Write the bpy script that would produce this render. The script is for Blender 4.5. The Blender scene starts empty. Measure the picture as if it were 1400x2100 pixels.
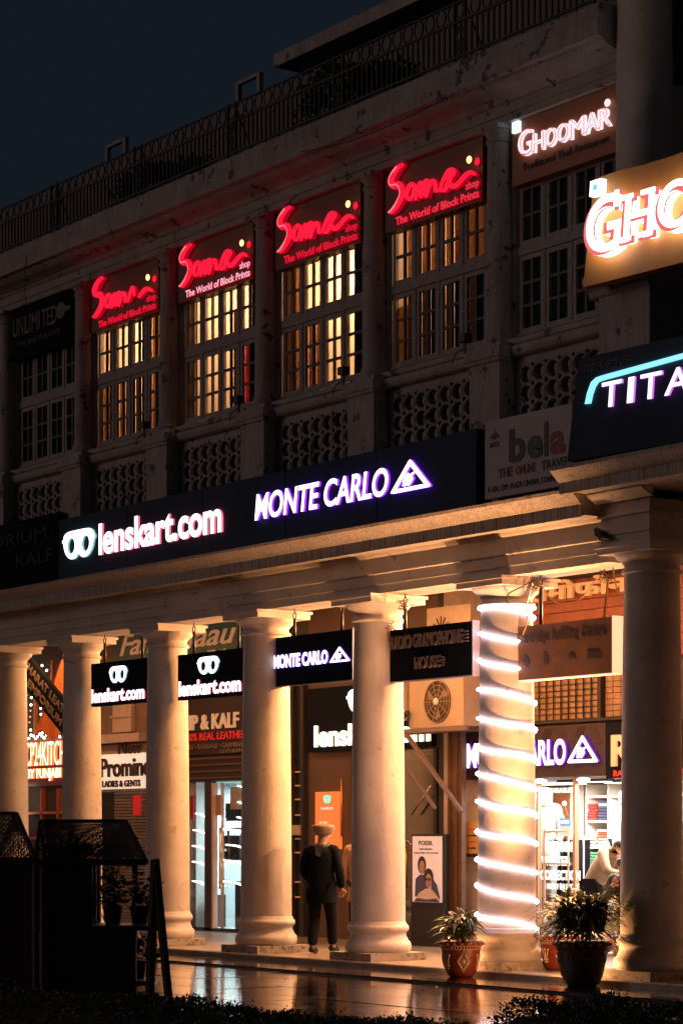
import bpy, bmesh, math, random
import numpy as np
from math import sin, cos, pi, radians
from mathutils import Vector, Matrix
random.seed(7); rng = np.random.default_rng(7)
SC = bpy.context.scene
# ------------------------------------------------------------------ camera
cam_d = bpy.data.cameras.new('camera'); cam = bpy.data.objects.new('camera', cam_d)
SC.collection.objects.link(cam); SC.camera = cam
cam.location = (22.26, -18.48, 1.58)
cam.rotation_euler = (radians(90), 0, radians(90 - 35.75))
cam_d.sensor_fit = 'VERTICAL'; cam_d.sensor_height = 36; cam_d.sensor_width = 24
cam_d.lens = 84.0; cam_d.shift_y = 0.318; cam_d.clip_end = 600; cam_d.clip_start = 0.1
# ------------------------------------------------------------------ night sky
W = bpy.data.worlds.new('World'); SC.world = W; W.use_nodes = True
wn = W.node_tree; bgn = wn.nodes['Background']
bgn.inputs['Color'].default_value = (0.0066, 0.0100, 0.0148, 1); bgn.inputs['Strength'].default_value = 1.0
# one dim warm sun standing for the glow of the street on the building's front
sd = bpy.data.lights.new('sun', 'SUN'); so = bpy.data.objects.new('sun', sd); SC.collection.objects.link(so)
sd.energy = 0.21; sd.angle = radians(25); sd.color = (1.0, 0.66, 0.58)
so.rotation_euler = Vector((0.50, 0.82, -0.16)).to_track_quat('-Z', 'Y').to_euler()
SC.view_settings.view_transform = 'Standard'; SC.view_settings.look = 'None'
SC.view_settings.exposure = 0; SC.view_settings.gamma = 1
SC.cycles.use_denoising = True; SC.cycles.max_bounces = 7; SC.cycles.diffuse_bounces = 3
SC.cycles.glossy_bounces = 3; SC.cycles.transparent_max_bounces = 12; SC.cycles.transmission_bounces = 4
SC.cycles.sample_clamp_indirect = 4.0; SC.cycles.caustics_reflective = False; SC.cycles.caustics_refractive = False
COL = SC.collection
# ------------------------------------------------------------------ materials
MATS = {}
def mat(name, col=(.5, .5, .5), rough=.6, metal=0, noise=0, nscale=6, bump=0, bscale=30, emit=None, es=1,
        spots=0, sscale=9, streak=0, spec=.5, stcol=None, trans=0):
    if name in MATS: return MATS[name]
    m = bpy.data.materials.new(name); m.use_nodes = True; nt = m.node_tree; N = nt.nodes; L = nt.links
    b = N['Principled BSDF']; MATS[name] = m
    b.inputs['Base Color'].default_value = (*col, 1); b.inputs['Roughness'].default_value = rough
    b.inputs['Metallic'].default_value = metal; b.inputs['Specular IOR Level'].default_value = spec
    if emit:
        b.inputs['Emission Color'].default_value = (*emit, 1); b.inputs['Emission Strength'].default_value = es
    tc = N.new('ShaderNodeNewGeometry')
    cur = None
    def mix(fac, a, bcol):
        mx = N.new('ShaderNodeMix'); mx.data_type = 'RGBA'
        L.new(fac, mx.inputs[0])
        if isinstance(a, tuple): mx.inputs[6].default_value = (*a, 1)
        else: L.new(a, mx.inputs[6])
        mx.inputs[7].default_value = (*bcol, 1); return mx.outputs[2]
    def nz(scale, det=5, vec=None, rg=.6):
        n = N.new('ShaderNodeTexNoise'); n.inputs['Scale'].default_value = scale; n.inputs['Detail'].default_value = det
        n.inputs['Roughness'].default_value = rg
        L.new(vec or tc.outputs['Position'], n.inputs['Vector']); return n.outputs['Fac']
    def ramp(f, a, bb):
        r = N.new('ShaderNodeMapRange'); r.inputs[1].default_value = a; r.inputs[2].default_value = bb
        r.clamp = True; L.new(f, r.inputs[0]); return r.outputs[0]
    if noise:
        f = ramp(nz(nscale), .35, .7)
        cur = mix(f, col, tuple(c * (1 - noise) for c in col))
    if streak:
        mp = N.new('ShaderNodeMapping'); mp.inputs['Scale'].default_value = (9, 9, .35); L.new(tc.outputs['Position'], mp.inputs[0])
        f = ramp(nz(5, 4, mp.outputs[0], .7), .47, .68)
        mu = N.new('ShaderNodeMath'); mu.operation = 'MULTIPLY'; mu.inputs[1].default_value = streak; L.new(f, mu.inputs[0])
        cur = mix(mu.outputs[0], cur if cur is not None else col, stcol or tuple(c * .3 for c in col))
    if spots:
        f1 = ramp(nz(sscale, 3), 1 - spots - .02, 1 - spots + .02)
        cur = mix(f1, cur if cur is not None else col, stcol or tuple(c * .35 for c in col))
    if cur is not None: L.new(cur, b.inputs['Base Color'])
    if bump:
        bn = N.new('ShaderNodeBump'); bn.inputs['Strength'].default_value = bump; bn.inputs['Distance'].default_value = .02
        L.new(nz(bscale, 6), bn.inputs['Height']); L.new(bn.outputs[0], b.inputs['Normal'])
    if trans:
        tr = N.new('ShaderNodeBsdfTranslucent'); tr.inputs[0].default_value = (*col, 1)
        ms = N.new('ShaderNodeMixShader'); ms.inputs[0].default_value = trans
        L.new(b.outputs[0], ms.inputs[1]); L.new(tr.outputs[0], ms.inputs[2]); L.new(ms.outputs[0], N['Material Output'].inputs[0])
        if cur is not None: L.new(cur, tr.inputs[0])
    return m
def emat(name, col=None, s=1):
    if name in MATS: return MATS[name]
    m = bpy.data.materials.new(name); m.use_nodes = True; nt = m.node_tree; nt.nodes.clear()
    e = nt.nodes.new('ShaderNodeEmission'); o = nt.nodes.new('ShaderNodeOutputMaterial')
    e.inputs[0].default_value = (*col, 1); e.inputs[1].default_value = s; nt.links.new(e.outputs[0], o.inputs[0])
    MATS[name] = m; return m
def glassmat(name, tint=(.9, .9, .9), gl=.12, rough=.03):
    m = bpy.data.materials.new(name); m.use_nodes = True; nt = m.node_tree; nt.nodes.clear()
    t = nt.nodes.new('ShaderNodeBsdfTransparent'); g = nt.nodes.new('ShaderNodeBsdfGlossy'); x = nt.nodes.new('ShaderNodeMixShader')
    o = nt.nodes.new('ShaderNodeOutputMaterial'); t.inputs[0].default_value = (*tint, 1); g.inputs['Roughness'].default_value = rough
    x.inputs[0].default_value = gl; nt.links.new(t.outputs[0], x.inputs[1]); nt.links.new(g.outputs[0], x.inputs[2])
    nt.links.new(x.outputs[0], o.inputs[0]); MATS[name] = m; return m
PL = mat('old_cream_plaster', (.60, .54, .48), .75, noise=.22, nscale=2.2, bump=.35, bscale=26, spots=.34, sscale=5, stcol=(.36, .29, .23))
PLC = mat('column_plaster', (.64, .57, .51), .62, noise=.25, nscale=2.2, bump=.3, bscale=14, spots=.33, sscale=6.5, streak=.10, stcol=(.44, .36, .29))
PLU = mat('weathered_upper_plaster', (.46, .42, .39), .8, noise=.3, nscale=3, bump=.5, bscale=22, spots=.37, sscale=4.2, streak=.45, stcol=(.10, .09, .085))
PLS = mat('rain_streaked_cornice', (.52, .46, .40), .8, noise=.2, nscale=4, bump=.5, bscale=30, streak=.85, stcol=(.13, .10, .075))
WOODF = mat('painted_window_frame', (.40, .36, .34), .6, noise=.35, nscale=9, bump=.5, bscale=60, streak=.3)
MUNT = mat('dark_muntin', (.10, .085, .08), .6, noise=.2)
BLK = mat('black_sign_board', (.010, .014, .022), .9, noise=.2, spec=.08)
BLK2 = mat('matt_black_metal', (.018, .018, .02), .5, noise=.2)
BRN = mat('brown_sign_panel', (.17, .045, .02), .5, noise=.15, nscale=3)
IRON = mat('dark_iron_railing', (.012, .013, .016), .6, noise=.3)
GLS = glassmat('window_glass', (.93, .93, .93), .07)
GLD = glassmat('shop_glass', (.85, .86, .86), .14, .02)
DARK = mat('dark_interior', (.02, .02, .022), .9, noise=.3)
STONE = mat('platform_marble', (.30, .24, .18), .32, noise=.45, nscale=3.5, bump=.25, bscale=14, streak=0)
E_W = emat('led_white_face', (1.0, .97, 1.0), 2.6)
E_WS = emat('led_white_face_soft', (1.0, .97, 1.0), 2.0)
E_PUR = emat('led_purple_side', (.30, .03, 1.0), 1.7)
E_PNK = emat('led_pink_side', (1.0, .16, .26), 1.1)
E_GRN = emat('led_cool_side', (.35, .75, .8), .7)
E_RED = emat('neon_red_face', (1.0, .012, .045), 1.1)
E_RED2 = emat('neon_red_side', (1.0, .0, .03), .45)
E_PNR = emat('neon_pink_stroke', (1.0, .13, .15), 1.6)
E_WRM = emat('bulb_warm', (1.0, .72, .42), 9)
DKC = mat('dark_navy_coat', (.006, .008, .014), .95, noise=.3, nscale=18, bump=.6, bscale=25, spec=.1); DKT = mat('dark_trousers', (.010, .010, .014), .95, noise=.3, bump=.5, bscale=20, spec=.1)
# ------------------------------------------------------------------ object helpers
def org(o): return ORG.get(o.name, Vector((0, 0, 0)))
ORG = {}
def thing(name, label, cat, loc, group=None):
    o = bpy.data.objects.new(name, None); COL.objects.link(o); o.location = loc; o.empty_display_size = .1
    o['label'] = label; o['category'] = cat
    if group: o['group'] = group
    ORG[o.name] = Vector(loc); return o
def tag(o, label, cat, group=None):
    o['label'] = label; o['category'] = cat
    if group: o['group'] = group
    return o
def link(name, me, parent=None, loc=None, kind=None, label=None):
    o = bpy.data.objects.new(name, me); COL.objects.link(o)
    if parent is not None:
        o.parent = parent; ORG[o.name] = org(parent)
    if loc is not None: o.location = loc
    if kind: o['kind'] = kind
    if label: o['label'] = label
    return o
class MB:
    def __init__(s): s.v = []; s.f = []; s.mi = []; s.sm = []
    def add(s, vs, fs, mi=0, smooth=False):
        n = len(s.v); s.v += [tuple(p) for p in vs]
        for q in fs: s.f.append(tuple(n + i for i in q)); s.mi.append(mi); s.sm.append(smooth)
        return s
    def box(s, x0, x1, y0, y1, z0, z1, mi=0):
        return s.add([(x0, y0, z0), (x1, y0, z0), (x1, y1, z0), (x0, y1, z0), (x0, y0, z1), (x1, y0, z1), (x1, y1, z1), (x0, y1, z1)],
                     [(0, 3, 2, 1), (4, 5, 6, 7), (0, 1, 5, 4), (1, 2, 6, 5), (2, 3, 7, 6), (3, 0, 4, 7)], mi)
    def obox(s, c, ax, ay, az, hx, hy, hz, mi=0):
        c, ax, ay, az = Vector(c), Vector(ax), Vector(ay), Vector(az)
        vs = [c + ax * i * hx + ay * j * hy + az * k * hz for k in (-1, 1) for (i, j) in ((-1, -1), (1, -1), (1, 1), (-1, 1))]
        return s.add(vs, [(0, 3, 2, 1), (4, 5, 6, 7), (0, 1, 5, 4), (1, 2, 6, 5), (2, 3, 7, 6), (3, 0, 4, 7)], mi)
    def bar(s, a, b, w, d=None, mi=0):
        a, b = Vector(a), Vector(b); t = b - a; l = t.length
        if l < 1e-6: return s
        t.normalize(); up = Vector((0, 0, 1)) if abs(t.z) < .9 else Vector((1, 0, 0))
        x = t.cross(up).normalized(); y = x.cross(t)
        return s.obox((a + b) / 2, x, y, t, w / 2, (d or w) / 2, l / 2, mi)
    def prof(s, pts, x0, x1, mi=0):            # (y,z) outline run along X
        n = len(pts); vs = [(x0, y, z) for y, z in pts] + [(x1, y, z) for y, z in pts]
        fs = [(i, (i + 1) % n, n + (i + 1) % n, n + i) for i in range(n)] + [tuple(range(n - 1, -1, -1)), tuple(range(n, 2 * n))]
        return s.add(vs, fs, mi)
    def lathe(s, c, pr, seg=32, mi=0, cap=True):
        n = len(pr); vs = []; fs = []
        for r, z in pr:
            for k in range(seg):
                a = 2 * pi * k / seg; vs.append((c[0] + r * cos(a), c[1] + r * sin(a), c[2] + z))
        for i in range(n - 1):
            for k in range(seg):
                k2 = (k + 1) % seg; fs.append((i * seg + k, i * seg + k2, (i + 1) * seg + k2, (i + 1) * seg + k))
        s.add(vs, fs, mi, True)
        if cap:
            b = len(s.v) - n * seg
            s.f.append(tuple(b + k for k in range(seg - 1, -1, -1))); s.mi.append(mi); s.sm.append(False)
            s.f.append(tuple(b + (n - 1) * seg + k for k in range(seg))); s.mi.append(mi); s.sm.append(False)
        return s
    def tube(s, pts, r, seg=8, mi=0, flat=1.0, fdir=None):
        P = [Vector(p) for p in pts]; n = len(P); R = r if isinstance(r, (list, tuple)) else [r] * n
        base = len(s.v); prev = None; vs = []; fs = []
        for i in range(n):
            t = (P[min(i + 1, n - 1)] - P[max(i - 1, 0)])
            t = t.normalized() if t.length > 1e-9 else Vector((1, 0, 0))
            if fdir is not None: x = Vector(fdir)
            else:
                x = prev if prev is not None else (Vector((0, 0, 1)) if abs(t.z) < .9 else Vector((1, 0, 0)))
            x = x - t * x.dot(t)
            if x.length < 1e-5: x = Vector((1, 0, 0)) - t * t.x
            x.normalize(); prev = x; y = t.cross(x)
            for k in range(seg):
                a = 2 * pi * k / seg; vs.append(P[i] + x * cos(a) * R[i] * flat + y * sin(a) * R[i])
        for i in range(n - 1):
            for k in range(seg):
                k2 = (k + 1) % seg; fs.append((i * seg + k, i * seg + k2, (i + 1) * seg + k2, (i + 1) * seg + k))
        fs.append(tuple(range(seg - 1, -1, -1))); fs.append(tuple((n - 1) * seg + k for k in range(seg)))
        return s.add(vs, fs, mi, True)
    def ball(s, c, r, sx=1, sy=1, sz=1, seg=12, rings=7, mi=0):
        vs = [(c[0], c[1], c[2] - r * sz)]; fs = []
        for i in range(1, rings):
            th = pi * i / rings
            for k in range(seg):
                a = 2 * pi * k / seg
                vs.append((c[0] + r * sx * sin(th) * cos(a), c[1] + r * sy * sin(th) * sin(a), c[2] - r * sz * cos(th)))
        vs.append((c[0], c[1], c[2] + r * sz)); top = len(vs) - 1
        for k in range(seg): fs.append((0, 1 + (k + 1) % seg, 1 + k))
        for i in range(rings - 2):
            for k in range(seg):
                k2 = (k + 1) % seg; a0 = 1 + i * seg; a1 = a0 + seg
                fs.append((a0 + k, a0 + k2, a1 + k2, a1 + k))
        a0 = 1 + (rings - 2) * seg
        for k in range(seg): fs.append((a0 + k, a0 + (k + 1) % seg, top))
        return s.add(vs, fs, mi, True)
    def mesh(s, name, mats, off=(0, 0, 0)):
        me = bpy.data.meshes.new(name); o = off
        me.from_pydata([(p[0] - o[0], p[1] - o[1], p[2] - o[2]) for p in s.v], [], s.f)
        for m in (mats if isinstance(mats, (list, tuple)) else [mats]): me.materials.append(m)
        me.polygons.foreach_set('material_index', s.mi); me.polygons.foreach_set('use_smooth', s.sm)
        me.update(); return me
    def obj(s, name, mats, parent=None, kind=None, label=None):
        if parent is None:                      # own origin at its base
            a = np.array(s.v); o = Vector(((a[:, 0].min() + a[:, 0].max()) / 2, (a[:, 1].min() + a[:, 1].max()) / 2, a[:, 2].min()))
            ob = link(name, s.mesh(name, mats, o), None, o, kind, label); ORG[ob.name] = o; return ob
        return link(name, s.mesh(name, mats, org(parent)), parent, None, kind, label)
def smooth_pts(P, n=6):
    P = [Vector(p) for p in P]; out = []
    for i in range(len(P) - 1):
        p0 = P[max(i - 1, 0)]; p1 = P[i]; p2 = P[i + 1]; p3 = P[min(i + 2, len(P) - 1)]
        for k in range(n):
            t = k / n; out.append(.5 * ((2 * p1) + (p2 - p0) * t + (2 * p0 - 5 * p1 + 4 * p2 - p3) * t * t + (3 * p1 - p0 - 3 * p2 + p3) * t ** 3))
    return out + [P[-1]]
def curve_mesh(cu):
    o = bpy.data.objects.new('tmp', cu); COL.objects.link(o)
    dg = bpy.context.evaluated_depsgraph_get(); dg.update()
    me = bpy.data.meshes.new_from_object(o.evaluated_get(dg)); bpy.data.objects.remove(o); bpy.data.curves.remove(cu)
    return me
FONTS = {}
def font(kind):
    if kind not in FONTS:
        FONTS[kind] = None
    return FONTS[kind]
def fit_mesh(me, x0, x1, z0, z1, y, depth_sign, shear, name, mats, parent, rotz=0, tilt=None, label=None):
    n = len(me.vertices); co = np.empty(n * 3); me.vertices.foreach_get('co', co); co = co.reshape(-1, 3)
    nrm = np.array([p.normal.z for p in me.polygons])
    if shear: co[:, 0] += co[:, 1] * shear
    mn, mx = co.min(0), co.max(0)
    X = x0 + (co[:, 0] - mn[0]) / (mx[0] - mn[0]) * (x1 - x0)
    Z = z0 + (co[:, 1] - mn[1]) / (mx[1] - mn[1]) * (z1 - z0)
    Y = y - (co[:, 2] - mn[2])
    if tilt: Y = Y + tilt(X, Z)
    if rotz:
        px, a = rotz; dx = X - px; X = px + dx * cos(a); Y = Y + dx * sin(a)
    o = org(parent)
    me.vertices.foreach_set('co', np.stack([X - o[0], Y - o[1], Z - o[2]], 1).ravel())
    me.materials.clear()
    for m in mats: me.materials.append(m)
    me.polygons.foreach_set('material_index', [0 if k > .5 else (1 if len(mats) > 1 else 0) for k in nrm])
    me.update(); return link(name, me, parent, None, None, label)
def text(s, x0, x1, z0, z1, y, parent, mats, bold=.0, ext=.012, shear=0, name='lettering', fit=None, **kw):
    cu = bpy.data.curves.new('t', 'FONT'); cu.body = s; cu.size = 1; cu.resolution_u = 3 if z1 - z0 < .3 else 8; cu.offset = bold
    h = z1 - z0; cu.extrude = ext / 2
    if not isinstance(mats, (list, tuple)): mats = [mats]
    me = curve_mesh(cu); o = fit_mesh(me, x0, x1, z0, z1, y, 1, shear, name, mats, parent, **kw)
    if len(s.replace(' ', '')) > 1 and h > .072 and name == 'lettering' and s not in ('T',): return split_letters(o, parent)
    return o
def split_letters(o, parent):
    me = o.data; nv = len(me.vertices); co = np.empty(nv * 3); me.vertices.foreach_get('co', co); co = co.reshape(-1, 3)
    par = list(range(nv))
    def fd(a):
        while par[a] != a: par[a] = par[par[a]]; a = par[a]
        return a
    for p in me.polygons:
        vs = list(p.vertices)
        for q in vs[1:]:
            a, b = fd(vs[0]), fd(q)
            if a != b: par[a] = b
    isl = {}
    for i in range(nv): isl.setdefault(fd(i), []).append(i)
    # the extruded text has separate front, side and back shells: group shells whose x range overlaps
    L_ = sorted([[co[v, 0].min(), co[v, 0].max(), list(v)] for v in isl.values()], key=lambda e: e[0]); G = []
    for e in L_:
        for g in G:
            ov = min(e[1], g[1]) - max(e[0], g[0])
            if ov > .55 * min(e[1] - e[0], g[1] - g[0]): g[0] = min(g[0], e[0]); g[1] = max(g[1], e[1]); g[2] += e[2]; break
        else: G.append(e)
    if len(G) < 2: return o
    own = {}
    for gi, g in enumerate(G):
        for v in g[2]: own[v] = gi
    vl = [[] for _ in G]; fl_ = [[] for _ in G]; mi = [[] for _ in G]; mp = {}
    for gi, g in enumerate(G):
        for v in sorted(g[2]): mp[v] = len(vl[gi]); vl[gi].append(tuple(co[v]))
    for p in me.polygons:
        gi = own[p.vertices[0]]; fl_[gi].append(tuple(mp[v] for v in p.vertices)); mi[gi].append(p.material_index)
    out = None; ms = list(me.materials)
    for gi in range(len(G)):
        m2 = bpy.data.meshes.new('letter'); m2.from_pydata(vl[gi], [], fl_[gi])
        for m in ms: m2.materials.append(m)
        m2.polygons.foreach_set('material_index', mi[gi]); m2.update(); out = link('letter', m2, parent)
    bpy.data.objects.remove(o); return out
def shape2d(polys, ext=.02):
    cu = bpy.data.curves.new('s', 'CURVE'); cu.dimensions = '2D'; cu.fill_mode = 'BOTH'; cu.extrude = ext / 2
    for P in polys:
        sp = cu.splines.new('POLY'); sp.points.add(len(P) - 1)
        for i, (a, b) in enumerate(P): sp.points[i].co = (a, b, 0, 1)
        sp.use_cyclic_u = True
    return curve_mesh(cu)
def specs_logo(x0, x1, z0, z1, y, parent, mats, ext=.02, **kw):
    out = [(0, .62), (.0, .72), (.03, .74), (.05, .86), (.14, .97), (.3, 1), (.7, 1), (.86, .97), (.95, .86), (.97, .76), (1, .74), (1, .6), (.97, .56), (.93, .32), (.85, .12), (.74, .0),
           (.62, .0), (.54, .1), (.5, .17), (.46, .1), (.38, 0), (.26, 0), (.15, .12), (.07, .32), (.03, .58)]
    out = [(p.x, p.y) for p in smooth_pts([(a, b, 0) for a, b in out + [out[0]]], 3)][:-1]
    h1 = [(.275 + .115 * cos(a), .47 + .29 * sin(a)) for a in np.linspace(0, 2 * pi, 22)[:-1]]
    h2 = [(.725 + .115 * cos(a), .47 + .29 * sin(a)) for a in np.linspace(0, 2 * pi, 22)[:-1]]
    return fit_mesh(shape2d([out, h1, h2], ext), x0, x1, z0, z1, y, 1, 0, 'logo', mats, parent, **kw)
def tri_logo(x0, x1, z0, z1, y, parent, mats, ext=.02, th=.10, **kw):
    """rounded triangle outline with a scrawled mark and a rising stroke inside"""
    A = [(.0, .0), (.49, 1.0), (1.0, .0)]
    def rounded(T, r):
        out = []
        for i in range(3):
            p = Vector(T[i]); a = (Vector(T[i - 1]) - p).normalized(); b = (Vector(T[(i + 1) % 3]) - p).normalized()
            for k in range(6):
                t = k / 5; q0 = p + a * r; q1 = p + b * r
                q = q0 * (1 - t) ** 2 + p * 2 * t * (1 - t) + q1 * t ** 2; out.append((q.x, q.y))
        return out
    c = Vector((.495, .345)); inner = [tuple(c + (Vector(p) - c) * .66) for p in A]
    def bro(P):    # scrawl blob (star-ish outline)
        return P
    blob = [(.30, .17), (.33, .20), (.36, .15), (.40, .20), (.44, .16), (.48, .17), (.53, .26), (.57, .36), (.56, .41), (.51, .34), (.55, .46), (.60, .52), (.62, .555), (.58, .56), (.52, .53), (.47, .48),
            (.46, .55), (.43, .57), (.41, .52), (.38, .54), (.335, .44), (.345, .40), (.30, .30), (.335, .32)]
    return fit_mesh(shape2d([rounded(A, .09), rounded(inner, .02), blob], ext), x0, x1, z0, z1, y, 1, 0, 'logo', mats, parent, **kw)

# ------------------------------------------------------------------ ground, pavement, platform
P = 2.56; PU = 2.51
def wetmat():
    m = bpy.data.materials.new('wet_stone_paving'); m.use_nodes = True; nt = m.node_tree; N = nt.nodes; L = nt.links; b = N['Principled BSDF']
    g = N.new('ShaderNodeNewGeometry')
    def nz(s, d=5):
        n = N.new('ShaderNodeTexNoise'); n.inputs['Scale'].default_value = s; n.inputs['Detail'].default_value = d; L.new(g.outputs['Position'], n.inputs['Vector']); return n.outputs['Fac']
    r = N.new('ShaderNodeMapRange'); r.inputs[1].default_value = .4; r.inputs[2].default_value = .65; r.inputs[3].default_value = .04; r.inputs[4].default_value = .17
    L.new(nz(1.6), r.inputs[0]); L.new(r.outputs[0], b.inputs['Roughness'])
    cr = N.new('ShaderNodeValToRGB'); cr.color_ramp.elements[0].color = (.035, .026, .02, 1); cr.color_ramp.elements[1].color = (.11, .08, .06, 1)
    L.new(nz(5), cr.inputs[0]); oi = N.new('ShaderNodeObjectInfo')
    mx = N.new('ShaderNodeMix'); mx.data_type = 'RGBA'; mx.blend_type = 'MULTIPLY'; mx.inputs[0].default_value = .5; L.new(cr.outputs[0], mx.inputs[6]); L.new(oi.outputs['Random'], mx.inputs[7]); L.new(mx.outputs[2], b.inputs['Base Color'])
    bn = N.new('ShaderNodeBump'); bn.inputs['Strength'].default_value = .17; bn.inputs['Distance'].default_value = .01
    mpn = N.new('ShaderNodeMapping'); mpn.inputs['Scale'].default_value = (5, 14, 5); L.new(g.outputs['Position'], mpn.inputs[0])
    n2 = N.new('ShaderNodeTexNoise'); n2.inputs['Scale'].default_value = 1.0; n2.inputs['Detail'].default_value = 6; L.new(mpn.outputs[0], n2.inputs['Vector'])
    L.new(n2.outputs['Fac'], bn.inputs['Height']); L.new(bn.outputs[0], b.inputs['Normal']); b.inputs['Specular IOR Level'].default_value = .8; b.inputs['Coat Weight'].default_value = 1; b.inputs['Coat Roughness'].default_value = .03; L.new(bn.outputs[0], b.inputs['Coat Normal'])
    return m
WET = wetmat()
MB().box(-150, 150, -150, 150, -.40, -.128).obj('ground', mat('wet_ground', (.03, .027, .024), .5, noise=.4, bump=.2), kind='structure')
pv = MB().prof([(-8.3, -.13), (-8.3, -.111), (-1.645, -.111), (-1.645, -.083), (-.50, -.083), (-.50, -.13)], -26, 14).obj('pavement', mat('grout_joint', (.02, .017, .014), .6), kind='structure')
sl = []
for k in range(3):
    b = MB(); x0, y0, g_ = .62, .42, .006
    vs = [(-x0 + g_, -y0 + g_, .02), (x0 - g_, -y0 + g_, .02), (x0 - g_, y0 - g_, .02), (-x0 + g_, y0 - g_, .02), (-x0 + .002, -y0 + .002, 0), (x0 - .002, -y0 + .002, 0), (x0 - .002, y0 - .002, 0), (-x0 + .002, y0 - .002, 0)]
    b.add(vs, [(0, 1, 2, 3), (4, 5, 1, 0), (5, 6, 2, 1), (6, 7, 3, 2), (7, 4, 0, 3)]); sl.append(b.mesh('paving_slab', WET))
for j in range(9):
    for i in range(20):
        x = -18.5 + i * 1.24 + (j % 2) * .62; y = -1.10 if j == 0 else -1.66 - .43 - (j - 1) * .84
        o = link('paving_slab', sl[0], pv, (x - org(pv)[0], y - org(pv)[1], (-.085 if j == 0 else -.112) - org(pv)[2] + random.uniform(-.002, .002)))
        if j == 0: o.scale = (1, 1.27, 1)
        o.rotation_euler = (random.uniform(-.0015, .0015), random.uniform(-.0015, .0015), 0)
plat = MB().prof([(-.56, -.09), (-.56, -.012), (-.548, 0), (3.3, 0), (3.3, -.09)], -30, 14).obj('platform', STONE, kind='structure')

# ------------------------------------------------------------------ the building
bld = thing('arcade_building', 'cream two storey colonnaded arcade building with dark fascia signs and lit arcade', 'building', (-4, 1, 0))
def bp(mb, name, m=PL, label=None, kind=None): return mb.obj(name, m, bld, label=label, kind=kind)
ZA = 4.69
# lower column: shaft with entasis, base, capital, plinth (shared meshes)
def shaft_prof(top):
    return [(.352 - .0415 * (t ** 1.8), .50 + t * (top - .50)) for t in np.linspace(0, 1, 14)]
def column_meshes(dz=0):
    T = 4.36 + dz
    sh = MB().lathe((0, 0, 0), shaft_prof(T), 48, cap=False).mesh('column', PLC)
    ba = MB().lathe((0, 0, 0), [(.40, .10), (.425, .13), (.432, .18), (.42, .23), (.39, .255), (.385, .275), (.365, .31), (.365, .34), (.372, .365), (.392, .375), (.402, .41), (.392, .445), (.372, .455), (.37, .475), (.352, .50)], 48, cap=False).mesh('base', PLC)
    ca = MB().lathe((0, 0, 0), [(.31, T), (.335, T + .005), (.345, T + .025), (.335, T + .045), (.312, T + .055), (.308, T + .10), (.325, T + .115), (.335, T + .13), (.36, T + .155), (.395, T + .18), (.415, T + .205), (.42, T + .225)], 48, cap=False).mesh('capital', PLC)
    h = T + .225
    ab = MB().box(-.435, .435, -.435, .435, h, h + .07).box(-.46, .46, -.46, .46, h + .07, h + .105).mesh('abacus', PLC)
    pl = MB().box(-.45, .45, -.45, .45, 0, .10).mesh('plinth', mat('worn_stone_plinth', (.42, .35, .28), .7, noise=.4, nscale=7, bump=.5, spots=.42, sscale=12))
    return sh, ba, ca, ab, pl
cmA, cmB = column_meshes(0), column_meshes(.17)
for k in range(-1, 10):
    x = {5: -2.60, 4: -5.19, 3: -7.79, 2: -10.33, 1: -12.70, 0: -15.1, -1: -17.6}.get(k, (k - 6) * 2.54); cm = cmA if k < 7 else cmB
    q = {3: .93, 2: .90, 1: .87, 0: .85, -1: .85}.get(k, 1)
    c = link('column', cm[0], bld, (x + 4, -1, 0)); ORG[c.name] = Vector((x, 0, 0)); c.scale = (q, q, 1)
    c.rotation_euler = (0, 0, k * 1.3)
    for nme, me in (('base', cm[1]), ('capital', cm[2])): link(nme, me, c)
    for nme, me in (('abacus', cm[3]), ('plinth', cm[4])):
        o = link(nme, me, c); o.rotation_euler = (0, 0, -k * 1.3)
# lower entablature, left run (X -30 .. 2.14) : architrave, frieze, corona, cyma
XE = 2.14
ent = MB().prof([(-.30, 4.69), (-.30, 4.80), (-.32, 4.80), (-.32, 4.93), (-.345, 4.94), (-.345, 4.97), (-.33, 4.975), (-.33, 5.14), (-.36, 5.16), (-.38, 5.19), (.28, 5.19), (.28, 4.69)], -30, XE)
bp(ent, 'architrave', PL)
bp(MB().prof([(-.38, 5.192), (-.66, 5.195), (-.70, 5.17), (-.70, 5.31), (-.715, 5.32), (-.74, 5.35), (-.80, 5.40), (-.85, 5.44), (-.86, 5.475), (-.1, 5.50), (-.1, 5.192)], -30, XE), 'cornice', PLS)
# projecting block over column seven and the portico cornice
bp(MB().box(2.16, 2.95, -.42, .42, 4.85, 5.32), 'architrave_block', PL)
bp(MB().box(2.14, 2.975, -.445, .445, 4.96, 4.99).box(2.13, 2.985, -.455, .455, 5.16, 5.185), 'block_moulding', PL)
bp(MB().prof([(-.455, 5.321), (-.50, 5.33), (-.60, 5.38), (-.64, 5.41), (-.64, 5.425), (-.45, 5.425), (-.45, 5.321)], 2.08, 3.05), 'bed_moulding', PL)
bp(MB().prof([(-.40, 5.428), (-.90, 5.428), (-.92, 5.41), (-.92, 5.53), (-.94, 5.545), (-.97, 5.58), (-1.03, 5.63), (-1.06, 5.66), (-1.06, 5.70), (.2, 5.72), (.2, 5.428)], 2.02, 14), 'portico_cornice', PLS)
bp(MB().box(3.3, 14, .35, .9, 4.9, 5.42).box(1.9, 14, -.3, 1.2, 5.72, 5.9), 'portico_beam', PL)
# arcade ceiling, floor slab above, back wall top
bp(MB().box(-30, 14, .28, 3.3, 5.19, 5.40), 'arcade_ceiling', PL)
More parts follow.
